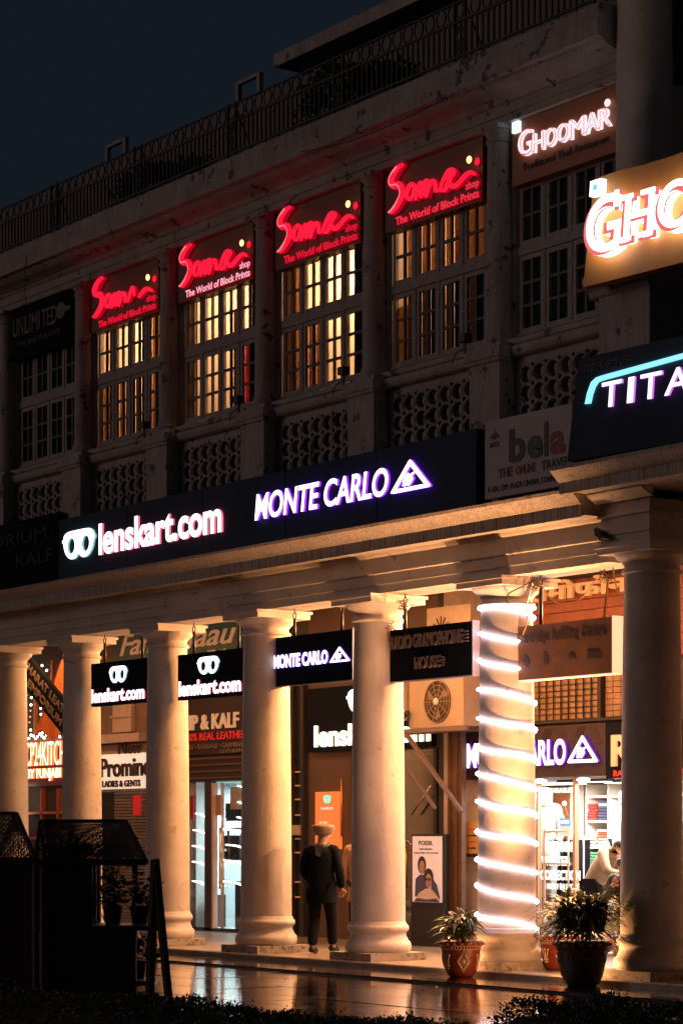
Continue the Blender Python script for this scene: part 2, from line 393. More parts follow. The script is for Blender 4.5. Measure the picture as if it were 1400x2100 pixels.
# ---- upper storey : spandrel wall, balustrade, pedestals, columns, windows
bp(MB().box(-30, 2.2, .06, .30, 5.50, 7.30), 'spandrel_wall', PLU)
bp(MB().prof([(-.20, 7.30), (-.24, 7.32), (-.26, 7.36), (-.26, 7.42), (.20, 7.44), (.20, 7.30)], -30, 2.2), 'balustrade_rail', PLU)
bp(MB().prof([(-.14, 7.442), (-.18, 7.47), (-.18, 7.53), (-.10, 7.56), (.22, 7.58), (.22, 7.442)], -30, 2.2), 'window_ledge', PLU)
# pierced balustrade blocks: square block with a round through hole
def block_mesh():
    h = .112; r = .093; d = .15; n = 16; vs = []; fs = []; b = MB()
    sq = []
    for k in range(n):
        a = 2 * pi * (k + .5) / n; c_, s_ = cos(a), sin(a); q = h / max(abs(c_), abs(s_)); sq.append((c_ * q, s_ * q))
    for k in range(n):
        a = 2 * pi * (k + .5) / n
        vs += [(sq[k][0], 0, sq[k][1]), (r * cos(a), 0, r * sin(a)), (r * .97 * cos(a), d, r * .97 * sin(a)), ((r + .009) * cos(a), -.012, (r + .009) * sin(a))]
    for k in range(n):
        j = (k + 1) % n
        fs += [(k * 4, j * 4, j * 4 + 3, k * 4 + 3), (k * 4 + 3, j * 4 + 3, j * 4 + 1, k * 4 + 1), (k * 4 + 1, j * 4 + 1, j * 4 + 2, k * 4 + 2)]
    b.add(vs, fs); b.ball((.068, .012, -.01), .052, 1, .7, 1.55, 8, 6)
    for (i, j) in ((1, 1),): b.obox((h * .99, -.004, h * .99), (.7, 0, .7), (0, 1, 0), (-.7, 0, .7), .014, .004, .014, 1)
    return b.mesh('pierced_block', [PLU, DARK])
bm_ = block_mesh()
for k in range(0, 7):                    # bay k .. k+1
    X0 = (k - 6) * PU
    pn = bp(MB().box(X0 + .33, X0 + .40, -.14, .06, 6.45, 7.30).box(X0 + 2.10, X0 + 2.2, -.14, .06, 6.45, 7.30).box(X0 + .40, X0 + 2.10, -.14, .06, 7.19, 7.30).box(X0 + .40, X0 + 2.10, -.14, .06, 5.5, 6.51), 'balustrade_panel', PLU)
    bk = MB().box(X0 + .40, X0 + 2.10, .02, .055, 6.51, 7.19).obj('panel_back', DARK, pn)
    nx = 7; px = 1.70 / nx
    for i in range(nx):
        for j in range(3):
            o = link('pierced_block', bm_, pn, (X0 + .40 + px * (i + .5) + 4, -.135 - 1, 6.51 + .113 + .2265 * j)); o.scale = (px / .224, 1, 1.01)
for k in range(0, 7):                    # pedestals, slender upper columns, capitals
    X0 = (k - 6) * PU
    pd = bp(MB().box(X0 - .27, X0 + .30, -.36, .06, 5.5, 7.26), 'pedestal', PLU)
    MB().box(X0 - .30, X0 + .33, -.39, .05, 7.26, 7.31).box(X0 - .32, X0 + .35, -.41, .05, 7.31, 7.43).box(X0 - .25, X0 + .28, -.33, .05, 7.43, 7.50).obj('pedestal_cap', PLU, pd)
    cx_ = X0 + .0; cy = -.11
    uc = bp(MB().lathe((cx_, cy, 0), [(.165, 7.66), (.162, 8.4), (.152, 9.3), (.145, 9.93)], 28, cap=False).box(cx_ - .2, cx_ + .2, cy + .05, .12, 7.5, 10.06), 'upper_column', PLU)
    MB().lathe((cx_, cy, 0), [(.21, 7.50), (.22, 7.53), (.21, 7.57), (.19, 7.59), (.185, 7.62), (.165, 7.66)], 28, cap=False).obj('base', PLU, uc)
    MB().lathe((cx_, cy, 0), [(.145, 9.93), (.165, 9.94), (.165, 9.96), (.148, 9.97), (.148, 10.01), (.17, 10.04), (.195, 10.075)], 28, cap=False).box(cx_ - .205, cx_ + .205, cy - .205, cy + .2, 10.075, 10.13).obj('capital', PLU, uc)
# upper entablature
bp(MB().prof([(-.20, 10.131), (-.20, 10.22), (-.22, 10.22), (-.22, 10.34), (-.25, 10.36), (-.28, 10.40), (-.34, 10.43), (-.44, 10.46), (-.50, 10.50), (-.52, 10.53), (.3, 10.53), (.3, 10.131)], -30, 2.3), 'upper_entablature', PLU)
bp(MB().prof([(-.52, 10.532), (-.60, 10.54), (-.60, 10.72), (-.585, 10.73), (-.585, 10.90), (-.56, 10.915), (.6, 10.93), (.6, 10.532)], -30, 2.3), 'parapet_band', PLU)
bp(MB().box(-30, 2.2, .62, .9, 10.92, 12.26), 'setback_wall', mat('dark_setback_plaster', (.27, .24, .23), .85, noise=.4, nscale=1.5, streak=.5))
bp(MB().box(-30, 14, .9, 9, 10.7, 10.92), 'roof_slab', PLU)
bp(MB().box(-6.4, 14, .95, 6, 12.74, 12.93), 'roof_canopy', PLU)
bp(MB().box(-6.1, 14, 2.9, 3.1, 10.92, 12.738), 'penthouse_wall', mat('penthouse_plaster', (.2, .18, .17), .8, noise=.3))
# interior shell of upper rooms
ROOM = mat('warm_room_wall', (.74, .64, .52), .8, noise=.12, nscale=2)
bp(MB().box(-30, 2.2, 3.2, 3.35, 7.3, 10.7), 'room_back_wall', ROOM)
bp(MB().box(-30, 2.2, .30, 3.2, 7.15, 7.29), 'room_floor', mat('room_floor_boards', (.25, .16, .1), .6))
bp(MB().box(-30, 2.2, .31, 3.2, 10.08, 10.13), 'room_ceiling', ROOM)
for k in range(0, 8): bp(MB().box((k - 6) * PU - .06, (k - 6) * PU + .06, .13, 3.2, 7.3, 10.08), 'room_partition', ROOM)
bp(MB().box(-30, 14, 3.36, 9, 5.4, 10.7), 'building_mass', DARK)
# windows
CUR_A = mat('amber_curtain', (.30, .15, .055), .9, noise=.45, nscale=9, trans=.5)
CUR_M = mat('printed_curtain', (.22, .08, .03), .9, noise=.8, nscale=40, trans=.5)
CUR_D = mat('dark_curtain', (.02, .016, .015), .95, noise=.4, nscale=20)
CUR_B = mat('brown_curtain', (.06, .032, .016), .9, noise=.4, nscale=12, trans=.4)
CUR_R = mat('red_garment_cloth', (.45, .01, .02), .85, noise=.3, nscale=12, trans=.4)
CM = {'A': CUR_A, 'M': CUR_M, 'D': CUR_D, 'B': CUR_B, 'R': CUR_R}
def casement(w, h, rows):
    f = .058; b = MB()
    b.box(0, f, 0, .045, 0, h).box(w - f, w, 0, .045, 0, h).box(f, w - f, 0, .045, 0, f).box(f, w - f, 0, .045, h - f, h)
    return b.mesh('casement', WOODF), f
LW = (1.93) / 4
def win_meshes(h, rows):
    cw, f = casement(LW - .035, h, rows); w = LW - .035
    m = MB(); iw = w - 2 * f; ih = h - 2 * f; t = .036
    m.box(w / 2 - t / 2, w / 2 + t / 2, .004, .038, f, h - f)
    for r in range(1, rows): m.box(f, w / 2 - t / 2, .006, .036, f + ih * r / rows - t / 2, f + ih * r / rows + t / 2).box(w / 2 + t / 2, w - f, .006, .036, f + ih * r / rows - t / 2, f + ih * r / rows + t / 2)
    p = MB(); pw = iw / 2 - t / 2; ph = ih / rows - t
    p.box(0, pw, .018, .022, 0, ph)
    return cw, m.mesh('muntin', MUNT), p.mesh('pane', GLS), f, pw, ph, iw, ih, t
WM = {2: win_meshes(.72, 2), 3: win_meshes(.93, 3)}
lay = {0: ('DDDDDDDD', 'DDDDDDDD'), 1: ('DDDDDDDD', 'DDDDDDDD'), 2: ('.D...DAA', 'ADABBDAB'), 3: ('B....B.D', 'B....BBD'), 4: ('BA.....D', 'BAMM...D'), 5: ('.AAAAMAA', 'ABBDBDBD'), 6: ('DDDDDDDD', 'DDDDDDDD')}
for k in range(0, 7):
    X0 = (k - 6) * PU + .22; Y0 = .0
    fr = MB(); fr.box(X0 - .03, X0, -.02, .10, 7.585, 9.42).box(X0 + 1.93, X0 + 1.96, -.02, .10, 7.585, 9.42)
    fr.box(X0, X0 + 1.93, -.02, .10, 8.55, 8.66).box(X0, X0 + 1.93, -.02, .10, 9.385, 9.42).box(X0, X0 + 1.93, -.04, .10, 7.585, 7.61)
    for i in range(1, 4): fr.box(X0 + i * LW - .0175, X0 + i * LW + .0175, -.012, .08, 7.61, 8.55).box(X0 + i * LW - .0175, X0 + i * LW + .0175, -.012, .08, 8.66, 9.385)
    wn_ = bp(fr, 'window', WOODF)
    for row, (z0, rows) in enumerate(((8.663, 2), (7.614, 3))):
        cw, mm, pm, f, pw, ph, iw, ih, t = WM[rows]
        for i in range(4):
            cx_ = X0 + i * LW + .0175
            link('casement', cw, wn_, (cx_ + 4, -1, z0)); link('muntin', mm, wn_, (cx_ + 4, -1, z0))
            for j in range(2):
                for r in range(rows):
                    link('pane', pm, wn_, (cx_ + f + j * (pw + t) + 4, -1, z0 + f + r * (ph + t) + t / 2))
                code = lay[k][row][i * 2 + j]
                if code != '.':
                    hx = cx_ + f + j * (pw + t); n = 7; vs = []; fs = []
                    zz0 = z0 + .02; zz1 = z0 + (.70 if rows == 2 else .90)
                    if k == 5 and row == 1 and i * 2 + j == 0: zz1 -= .12
                    if k == 3 and row == 0 and code == 'B' and i: zz1 -= .33
                    for q in range(n + 1):
                        yy = .060 + .010 * sin(q * 2.1 + i + j); xx = hx - .02 + (pw + .04) * q / n; vs += [(xx, yy, zz0), (xx, yy, zz1)]
                    for q in range(n): fs.append((q * 2, q * 2 + 2, q * 2 + 3, q * 2 + 1))
                    mm2 = CM[code]
                    if k == 3 and i == 3 and row == 1 and j == 0: mm2 = CUR_R
                    MB().add(vs, fs, 0, True).obj('curtain', mm2, wn_)
# head boards above the windows
for k in range(0, 7):
    X0 = (k - 6) * PU; bp(MB().box(X0 + .19, X0 + 2.37, .02, .12, 9.422, 10.12), 'window_head', PLU)
# lit rooms: hanging globe lamps
def globe(x, y, z, e, r=.055, group='globe lamps in the upstairs showroom', label=None, nolight=False):
    t = thing('globe_lamp', label, 'lamp', (x, y, z), group)
    MB().ball((x, y, z), r, seg=14, rings=9).obj('bulb', E_WRM, t); MB().tube([(x, y, z + r), (x, y, 10.08)], .006, 6).obj('cord', BLK2, t)
    l = bpy.data.lights.new('glow', 'POINT'); l.energy = e; l.color = (1, .54, .27); l.shadow_soft_size = .12
    lo = bpy.data.objects.new('glow', l); COL.objects.link(lo); lo.parent = t; lo.location = (0, 0, -.12)
for k, e, n in ((2, 190, 1), (3, 210, 2), (4, 230, 1), (5, 85, 1)):
    nm = {2: 'left lit window bay', 3: 'second lit window bay', 4: 'third lit window bay', 5: 'dim amber rightmost lit bay'}[k]
    xs = [(k - 6) * PU + .75, (k - 6) * PU + 1.45][:n]
    for q, x in enumerate(xs):
        globe(x, 1.35 if k != 3 else 1.0, 9.62 if k != 3 else 9.66, e / n * (1 if k != 3 else .85), label='small warm globe lamp hanging inside the %s%s' % (nm, ['', ', the right one of two'][q]) if q or n == 1 else 'small warm globe lamp hanging inside the %s, the left one of two' % nm)
# giant column on its pedestal over column seven, dark loggia behind
gp = bp(MB().box(2.27, 3.09, -.55, .3, 5.9, 7.60), 'portico_pedestal', PLU)
MB().prof([(-.55, 7.60), (-.58, 7.62), (-.60, 7.68), (-.66, 7.72), (-.69, 7.76), (-.69, 7.84), (-.55, 7.86), (.3, 7.86), (.3, 7.60)], 2.14, 3.10).obj('pedestal_cap', PLU, gp)
bc = bp(MB().lathe((2.56, -.13, 0), [(.40, 7.86), (.40, 7.95), (.36, 8.0), (.33, 8.05), (.322, 9), (.31, 10.5), (.29, 13)], 48, cap=False), 'giant_column', PLC)
bp(MB().box(2.3, 14, .6, .8, 7.3, 13).box(2.2, 2.30, -.2, .8, 7.3, 13), 'loggia_wall', PLU)
lw = bp(MB().box(3.20, 3.26, 1.40, 1.48, 7.7, 8.6), 'loggia_post', PLU)
gw = bp(MB().box(3.35, 3.42, .54, .597, 7.3, 8.1).box(3.78, 3.84, .54, .597, 7.3, 8.1).box(3.42, 3.78, .54, .597, 8.03, 8.1), 'grille_window', WOODF)
g = MB()
for i in range(7): g.box(3.44 + i * .05, 3.445 + i * .05, .56, .57, 7.3, 8.03)
for i in range(14): g.box(3.42, 3.78, .572, .577, 7.33 + i * .05, 7.335 + i * .05)
g.obj('grille', IRON, gw); MB().box(3.42, 3.78, .585, .59, 7.3, 8.03).obj('pane', mat('dark_pane', (.02, .022, .028), .15), gw)

# ------------------------------------------------------------------ roof railing
rl = thing('roof_railing', 'dark iron railing with a row of rings along the roof edge', 'railing', (-8, -.5, 10.93))
YR = -.48
bars = MB(); ringm = None
tb = MB(); n = 16
tb.tube([(.088 * cos(a), 0, .105 * sin(a)) for a in np.linspace(0, 2 * pi, n + 1)], .011, 5); ringm = tb.mesh('ring', IRON)
MB().box(-30, 2.25, YR - .015, YR + .015, 11.42, 11.45).obj('top_rail', IRON, rl)
MB().box(-30, 2.25, YR - .012, YR + .012, 11.66, 11.68).obj('upper_rail', IRON, rl)
MB().box(-30, 2.25, YR - .015, YR + .015, 10.99, 11.02).obj('bottom_rail', IRON, rl)
for i in range(int(17.5 / .105)):
    x = -15.2 + i * .105; bars.box(x - .012, x + .012, YR - .012, YR + .012, 11.02, 11.42)
    if i % 3 == 0: bars.box(x - .01, x + .01, YR - .01, YR + .01, 10.85, 10.99)
bars.obj('bars', IRON, rl, kind='stuff')
for i in range(78):
    x = -15.1 + i * .222
    if ((x + .3 + .1) % PU) < .2: continue
    link('ring', ringm, rl, (x + 8, YR + .5, 11.555 - 10.93))
for k in range(0, 8):
    x = (k - 6) * PU - .3; pst = MB().box(x - .11, x - .085, YR - .02, YR + .02, 10.93, 11.7).box(x + .085, x + .11, YR - .02, YR + .02, 10.93, 11.7)
    pst.bar((x - .08, YR, 11.05), (x + .08, YR, 11.25), .018).bar((x + .08, YR, 11.05), (x - .08, YR, 11.25), .018).bar((x - .08, YR, 11.25), (x, YR, 11.42), .018).bar((x + .08, YR, 11.25), (x, YR, 11.42), .018)
    pst.tube([(x + .07 * cos(a), YR, 11.12 + .08 * sin(a)) for a in np.linspace(0, 2 * pi, 13)], .01, 5); pst.tube([(x + .07 * cos(a), YR, 11.56 + .09 * sin(a)) for a in np.linspace(0, 2 * pi, 13)], .01, 5)
    pst.bar((x + .11, YR, 11.6), (x + .35, YR + .1, 10.95), .02)
    pst.obj('ornament_post', IRON, rl)
for q, (xa, xb, zz) in enumerate(((-7.42, -6.78, 12.78), (-11.25, -10.62, 12.74))):
    f = MB().box(xa, xa + .07, .95, 1.02, 10.92, zz).box(xb - .07, xb, .95, 1.02, 10.92, zz).box(xa + .07, xb - .07, .95, 1.02, zz - .05, zz).obj('roof_frame', PLU)
    tag(f, ['pale rectangular frame standing above the rings near the roof canopy', 'faint small frame on the roof over the dark unlit bay at left'][q], 'frame')

# ------------------------------------------------------------------ upper shop signs
def soma(k, t2, broken=False):
    X0 = (k - 6) * PU; nm = {2: 'leftmost red script neon sign, above the bay with the dim lower windows', 3: 'red script neon sign whose small tagline glows almost white', 4: 'red script neon sign above the window with bright blind in lower right panes', 5: 'rightmost and largest red script neon sign, above amber curtained windows'}[k]
    t = thing('neon_sign', nm, 'sign', (X0 + 1.3, -.12, 9.33), 'red script neon signs above the windows')
    MB().box(X0 + .23, X0 + 2.20, -.12, .015, 9.33, 10.16).obj('board', BRN, t)
    MB().box(X0 + 2.201, X0 + 2.38, -.03, .015, 9.33, 10.14).obj('side_board', BLK2, t)
    def st(P_, r, m, y=-.20, nme='neon_stroke', nn=5):
        r *= 1.22
        pts = smooth_pts([(X0 + a, y, 9.3 + b) for a, b in P_], nn); n = len(pts)
        rr = [r * min(1, .55 + 1.8 * min(i, n - 1 - i) / n) for i in range(n)]
        MB().tube(pts, rr, 8, 0, 1.0).obj(nme, m, t)
        b = MB().tube([(p[0] + .006, -.155, p[2] - .004) for p in pts], [q * 1.12 for q in rr], 6); b.obj('neon_back', E_RED2, t)
    S = [(.70, .79), (.62, .78), (.52, .72), (.46, .64), (.50, .57), (.62, .555), (.68, .49), (.69, .41), (.62, .33), (.52, .26), (.45, .235)]
    st(S, .036, E_RED); pts = smooth_pts([(X0 + a - .005, -.232, 9.3 + b) for a, b in S[1:]], 5)
    MB().tube(pts, .014, 6).obj('neon_core', E_PNR if k > 2 else E_RED, t)
    st([(.84, .31), (.78, .37), (.81, .46), (.88, .50), (.95, .45), (.92, .37), (.85, .31)], .026, E_RED)
    st([(.96, .28), (1.01, .40), (1.06, .48), (1.10, .42), (1.07, .30), (1.13, .44), (1.2, .47), (1.22, .40), (1.17, .29), (1.26, .42), (1.33, .44), (1.37, .38), (1.37, .31), (1.45, .31)], .027, E_RED)
    if not broken: st([(1.45, .29), (1.51, .39), (1.61, .48), (1.68, .50), (1.74, .46), (1.67, .41), (1.61, .33), (1.55, .28), (1.49, .29)], .027, E_RED)
    else: st([(1.45, .29), (1.51, .39), (1.58, .48), (1.62, .42), (1.64, .34)], .024, E_RED)
    st([(1.65, .42), (1.66, .34), (1.72, .29), (1.82, .30), (1.94, .36), (2.06, .385), (2.15, .34)] if not broken else [(1.76, .30), (1.88, .36), (2.0, .385), (2.15, .32)], .027, E_RED)
    MB().ball((X0 + 2.08, -.235, 9.3 + .53), .042, 1, .6, 1.1).obj('dot_lamp', emat('dot_lamp_glow', (1, .62, .2), 2.6), t); MB().ball((X0 + 2.13, -.15, 9.3 + .51), .044, 1, .5, 1.1).obj('dot_back', E_RED, t)
    text('shop', X0 + 1.92, X0 + 2.18, 9.3 + .175, 9.3 + .30, -.135, t, t2, .02, .03)
    text('The World of Block Prints', X0 + .50, X0 + 2.18, 9.3 + .065, 9.3 + .17, -.135, t, t2, .025, .03)
redt = [emat('neon_red_text', (1, .02, .045), .75), E_RED2]
soma(2, redt, True); soma(3, [emat('pale_pink_text', (1, .52, .64), 1.0), E_RED2]); soma(4, redt); soma(5, [emat('neon_rose_text', (1, .05, .08), .85), E_RED2])
# unlit board in the leftmost bay
t = thing('unlit_sign', 'dark unlit board with faint letters and a bottle shape, above the unlit left windows', 'sign', (-11.5, -.12, 9.33))
MB().box(-12.55 + .23, -12.55 + 2.25, -.14, .015, 9.30, 10.14).obj('board', BLK, t)
gt = mat('faded_grey_letter', (.12, .115, .12), .6); ot = mat('faded_rust_letter', (.10, .06, .04), .6)
for i, (c, a) in enumerate(zip('UNLIMITED', (-12.30, -12.11, -11.90, -11.76, -11.67, -11.44, -11.34, -11.17, -11.01))):
    text(c, a, a + (.16 if c not in 'I' else .05) + (.03 if c == 'M' else 0), 9.68, 9.97, -.145, t, gt if i % 2 == 0 else ot, .01, .012, name='letter')
o = shape2d([[(0, .25), (.3, 0), (.9, .0), (1.25, .28), (1.7, .38), (2.0, .36), (2.0, .64), (1.7, .62), (1.25, .72), (.9, 1), (.3, 1), (0, .75)]], .012)
fit_mesh(o, -10.86, -10.42, 9.73, 9.97, -.145, 1, 0, 'bottle_shape', [gt], t)
text('THE BEER PUB CAFE', -12.15, -10.75, 9.50, 9.58, -.145, t, ot, .0, .008)
# Ghoomar small and big
def serif_word(word, x0, x1, zb, hc, hs, y, t, mats, shearless=True, big=1.0, tilt=None, rotz=0):
    n = len(word); wts = [1.35] + [1.0 if c not in 'M' else 1.35 for c in word[1:]]
    if word[0:1] == 'G' and len(word) == 7: wts = [1.3, 1.0, 1.05, 1.05, 1.35, 1.05, 1.05]
    tot = sum(wts); x = x0
    for i, c in enumerate(word):
        w = (x1 - x0) * wts[i] / tot; h = hc if i == 0 else hs
        text(c, x + w * .04, x + w * .96, zb, zb + h, y, t, mats, .0 if big < 2 else .02, .05 * big, name='letter', tilt=tilt, rotz=rotz)
        if c in 'HMAR':     # serif feet
            b = MB()
        x += w
t = thing('restaurant_sign', 'brown board with small glowing pink and white capitals above the unlit right windows', 'sign', (1.3, -.12, 9.33))
MB().box(.26, 2.25, -.13, .015, 9.36, 10.17).obj('board', mat('brown_orange_panel', (.34, .11, .03), .5, noise=.15), t)
E_GW = emat('sign_white_core', (1, .82, .86), 1.1); E_GP = emat('sign_pink_side', (1, .14, .20), .8)
serif_word('GHOOMAR', .42, 2.06, 9.66, .31, .225, -.14, t, [E_GP, E_GW])
serif_word('GHOOMAR', .445, 2.075, 9.665, .285, .20, -.20, t, [E_GW, E_GP], big=.2)
text('Traditional Thali Restaurant', .46, 1.98, 9.50, 9.59, -.135, t, mat('dim_brown_letter', (.05, .035, .03), .6), .0, .008)
MB().box(.31, .43, -.18, -.132, 9.98, 10.11).obj('badge', emat('badge_blue_white', (.75, .9, 1), 1.3), t)
MB().ball((1.99, -.17, 9.93), .045, 1, .6, 1).obj('dot_lamp', E_GW, t)
T0 = 2.39
t = thing('restaurant_sign', 'large amber lightbox with huge glowing white letters on the portico', 'sign', (T0, -.75, 7.7))
tl = lambda X, Z: -.17 + (Z - 7.66) / 1.2 * .10 + (X - T0) * .055
gm = MB(); seg = 10; vs = []; 
for i in range(seg + 1):
    x = T0 + (6.2 - T0) * i / seg; wob = .012 * sin(i * 1.9)
    for (z, d) in ((7.66, 0), (8.86 + wob, 0), (8.86 + wob, .14), (7.66, .14)):
        vs.append((x + (z - 7.66) * .055, -.72 + tl(x, z) + d, z))
fs = [(i * 4 + j, i * 4 + (j + 1) % 4, i * 4 + 4 + (j + 1) % 4, i * 4 + 4 + j) for i in range(seg) for j in range(4)] + [(3, 2, 1, 0), tuple(seg * 4 + j for j in range(4))]
gm.add(vs, fs).obj('board', mat('amber_fabric_panel', (.50, .20, .045), .55, noise=.12, nscale=3), t)
E_BW = emat('big_sign_halo_white', (1, .85, .66), 5.5); E_BF = emat('big_sign_face', (1, .93, .93), 1.7); E_BP = emat('big_sign_pink_edge', (1, .17, .17), .95)
def big_letter(c, x0, x1, z0, z1):
    text(c, x0, x1, z0, z1, -.735, t, [E_BP, E_BW], .035, .09, name='letter', tilt=lambda X, Z: tl(X, Z))
    text(c, x0, x1, z0, z1, -.845, t, [E_BP, E_BW], .03, .02, name='letter_edge', tilt=lambda X, Z: tl(X, Z))
    text(c, x0 + .05, x1 + .035, z0 + .03, z1 + .006, -.868, t, [E_BF, E_BW], .004, .012, name='letter_face', tilt=lambda X, Z: tl(X, Z))
big_letter('G', 2.50, 3.04, 7.92, 8.58); big_letter('H', 3.08, 3.52, 8.00, 8.50); big_letter('O', 3.57, 4.10, 7.98, 8.52); big_letter('O', 4.15, 4.70, 7.98, 8.52)
def serif(x, z, w=.10, h=.026):
    MB().obox((x + .02, -.895 + tl(x, z), z), (1, .055, 0), (0, 1, 0), (0, .08, 1), w, .012, h).obj('serif', E_BF, t)
    MB().obox((x - .012, -.83 + tl(x, z), z), (1, .055, 0), (0, 1, 0), (0, .08, 1), w + .01, .02, h + .014).obj('serif_back', E_BP, t)
for xa in (3.14, 3.46): serif(xa, 8.02); serif(xa, 8.48)
serif(2.99, 8.50, .028, .09); serif(2.97, 8.22, .09, .028)
MB().obox((2.62, -.80 + tl(2.5, 8.7), 8.71), (1, .055, 0), (0, 1, 0), (0, .08, 1), .085, .04, .085).obj('badge', emat('badge_cool_white', (.85, .95, 1), 2.4), t)
MB().obox((2.62, -.845 + tl(2.5, 8.7), 8.71), (1, .055, 0), (0, 1, 0), (0, .08, 1), .03, .004, .032).obj('badge_mark', emat('badge_teal', (.3, .75, .8), 1.0), t)
# black optical shop sign
t = thing('optical_shop_sign', 'big black board with white capitals under a pale cyan stroke, on portico cornice', 'sign', (2.3, -1.0, 5.73))
t2 = lambda X, Z: (Z - 5.75) / 1.1 * .10 - .12 + (X - 2.3) * .05
vs = []
for i in range(3):
    x = 2.33 + (7 - 2.33) * i / 2
    for (z, d) in ((5.725, 0), (6.86, 0), (6.86, .12), (5.725, .12)): vs.append((x + (z - 5.725) * .06, -.95 + t2(x, z) + d, z))
fs = [(i * 4 + j, i * 4 + (j + 1) % 4, i * 4 + 4 + (j + 1) % 4, i * 4 + 4 + j) for i in range(2) for j in range(4)] + [(3, 2, 1, 0), tuple(8 + j for j in range(4))]
MB().add(vs, fs).obj('board', mat('navy_fascia_panel', (.055, .08, .118), .85, noise=.25, nscale=1.5, spec=.1), t)
cy_ = emat('cyan_stroke_light', (.30, .85, 1.0), 1.15)
pts = [(2.60, 6.33), (2.63, 6.43), (2.68, 6.53), (2.74, 6.565), (2.85, 6.575), (4.9, 6.66)]
oo = [(2.575, 6.33), (2.60, 6.45), (2.65, 6.56), (2.72, 6.60), (2.82, 6.61), (5, 6.71), (5, 6.655), (2.83, 6.553), (2.76, 6.545), (2.715, 6.50), (2.68, 6.42), (2.66, 6.325)]
fit_mesh(shape2d([oo], .02), 2.575, 5.0, 6.325, 6.71, -.96, 1, 0, 'stroke_light', [cy_, cy_], t, tilt=t2)
wt = [emat('cool_letter_face', (1, .96, 1), 1.6), emat('violet_letter_side', (.75, .2, .9), 1.0)]
for c, a, b_ in (('T', 2.84, 3.14), ('I', 3.24, 3.33), ('T', 3.42, 3.73), ('A', 3.79, 4.14), ('N', 4.24, 4.56)): text(c, a, b_, 6.24, 6.52, -.965, t, wt, .008, .03, name='letter', tilt=t2)
text('टाईटन आईप्लस', 2.50, 3.28, 6.655, 6.80, -.955, t, mat('dark_grey_letter', (.055, .058, .065), .5), .0, .01, tilt=t2)

# ------------------------------------------------------------------ fascia signs over the colonnade
FY = -.50
t = thing('fascia_sign', 'long black fascia board with white glasses logo and two glowing words', 'sign', (-4, FY, 5.5))
MB().box(-10.15, .03, FY, FY + .12, 5.505, 6.47).obj('board', mat('navy_fascia_panel', (.055, .08, .118), .85, noise=.25, nscale=1.5, spec=.1), t)
for xs_ in (-8.1, -6.05, -4.0, -1.95): MB().box(xs_ - .004, xs_ + .004, FY - .003, FY - .0005, 5.51, 6.465).obj('panel_seam', BLK, t)
MB().box(.032, .16, FY + .14, -.15, 5.52, 6.40).obj('end_panel', DARK, t)
specs_logo(-9.97, -8.98, 5.82, 6.25, FY - .01, t, [E_W, E_GRN], .035)
text('lenskart.com', -8.86, -5.49, 5.80, 6.27, FY - .01, t, [E_W, E_PNK], .028, .035)
text('MONTE CARLO', -4.66, -1.66, 5.865, 6.22, FY - .01, t, [E_W, E_PUR], .018, .035, shear=.16)
tri_logo(-1.60, -.80, 5.87, 6.25, FY - .01, t, [E_W, E_PUR], .035)
t = thing('fascia_sign', 'dim old fascia board with faint raised letters at far left edge', 'sign', (-14, FY, 5.5))
MB().box(-20, -10.17, FY + .01, FY + .12, 5.505, 6.60).obj('board', BLK, t)
fl = mat('faint_raised_letter', (.018, .019, .022), .8)
text('EMPORIUM', -13.4, -10.5, 6.22, 6.42, FY, t, fl, .01, .03); text('KALF', -11.5, -10.3, 5.86, 6.06, FY, t, fl, .01, .03)
t = thing('travel_agency_sign', 'unlit white board with large dark and red lowercase letters beside the portico', 'sign', (.9, -.45, 5.57))
MB().box(.19, 1.75, -.49, -.45, 5.60, 6.52).obj('board', mat('white_unlit_board', (.50, .44, .44), .6, noise=.15, nscale=3), t)
nb = mat('navy_letter', (.015, .02, .035), .5); rb = mat('dark_red_letter', (.20, .02, .025), .5)
for s_, a, b_, z0, z1, m_ in (('b', .64, .93, 5.97, 6.37, nb), ('e', .97, 1.24, 5.97, 6.24, nb), ('l', 1.27, 1.34, 5.97, 6.37, nb), ('a', 1.37, 1.64, 5.97, 6.24, rb)): text(s_, a, b_, z0, z1, -.492, t, m_, .035, .006, name='letter')
text('THE', .44, .70, 5.82, 5.93, -.492, t, nb, .03, .005); text('ONLINE', .76, 1.12, 5.82, 5.93, -.492, t, rb, .03, .005); text('TRAVEL', 1.22, 1.70, 5.82, 5.93, -.492, t, nb, .03, .005)
text('K-43A, OPP. PLAZA CINEMA, CONNAUGHT', .25, 1.70, 5.66, 5.74, -.492, t, nb, .02, .005)
text('IATA', .29, .46, 6.20, 6.26, -.492, t, nb, .02, .005)
MB().obox((.375, -.492, 6.33), (1, 0, 0), (0, 1, 0), (0, 0, 1), .03, .003, .04).obox((.32, -.492, 6.33), (.8, 0, .5), (0, 1, 0), (-.5, 0, .8), .035, .003, .014).obox((.43, -.492, 6.33), (.8, 0, -.5), (0, 1, 0), (.5, 0, .8), .035, .003, .014).obox((.375, -.4925, 6.385), (.7, 0, .7), (0, 1, 0), (-.7, 0, .7), .012, .003, .012).obj('emblem', nb, t)

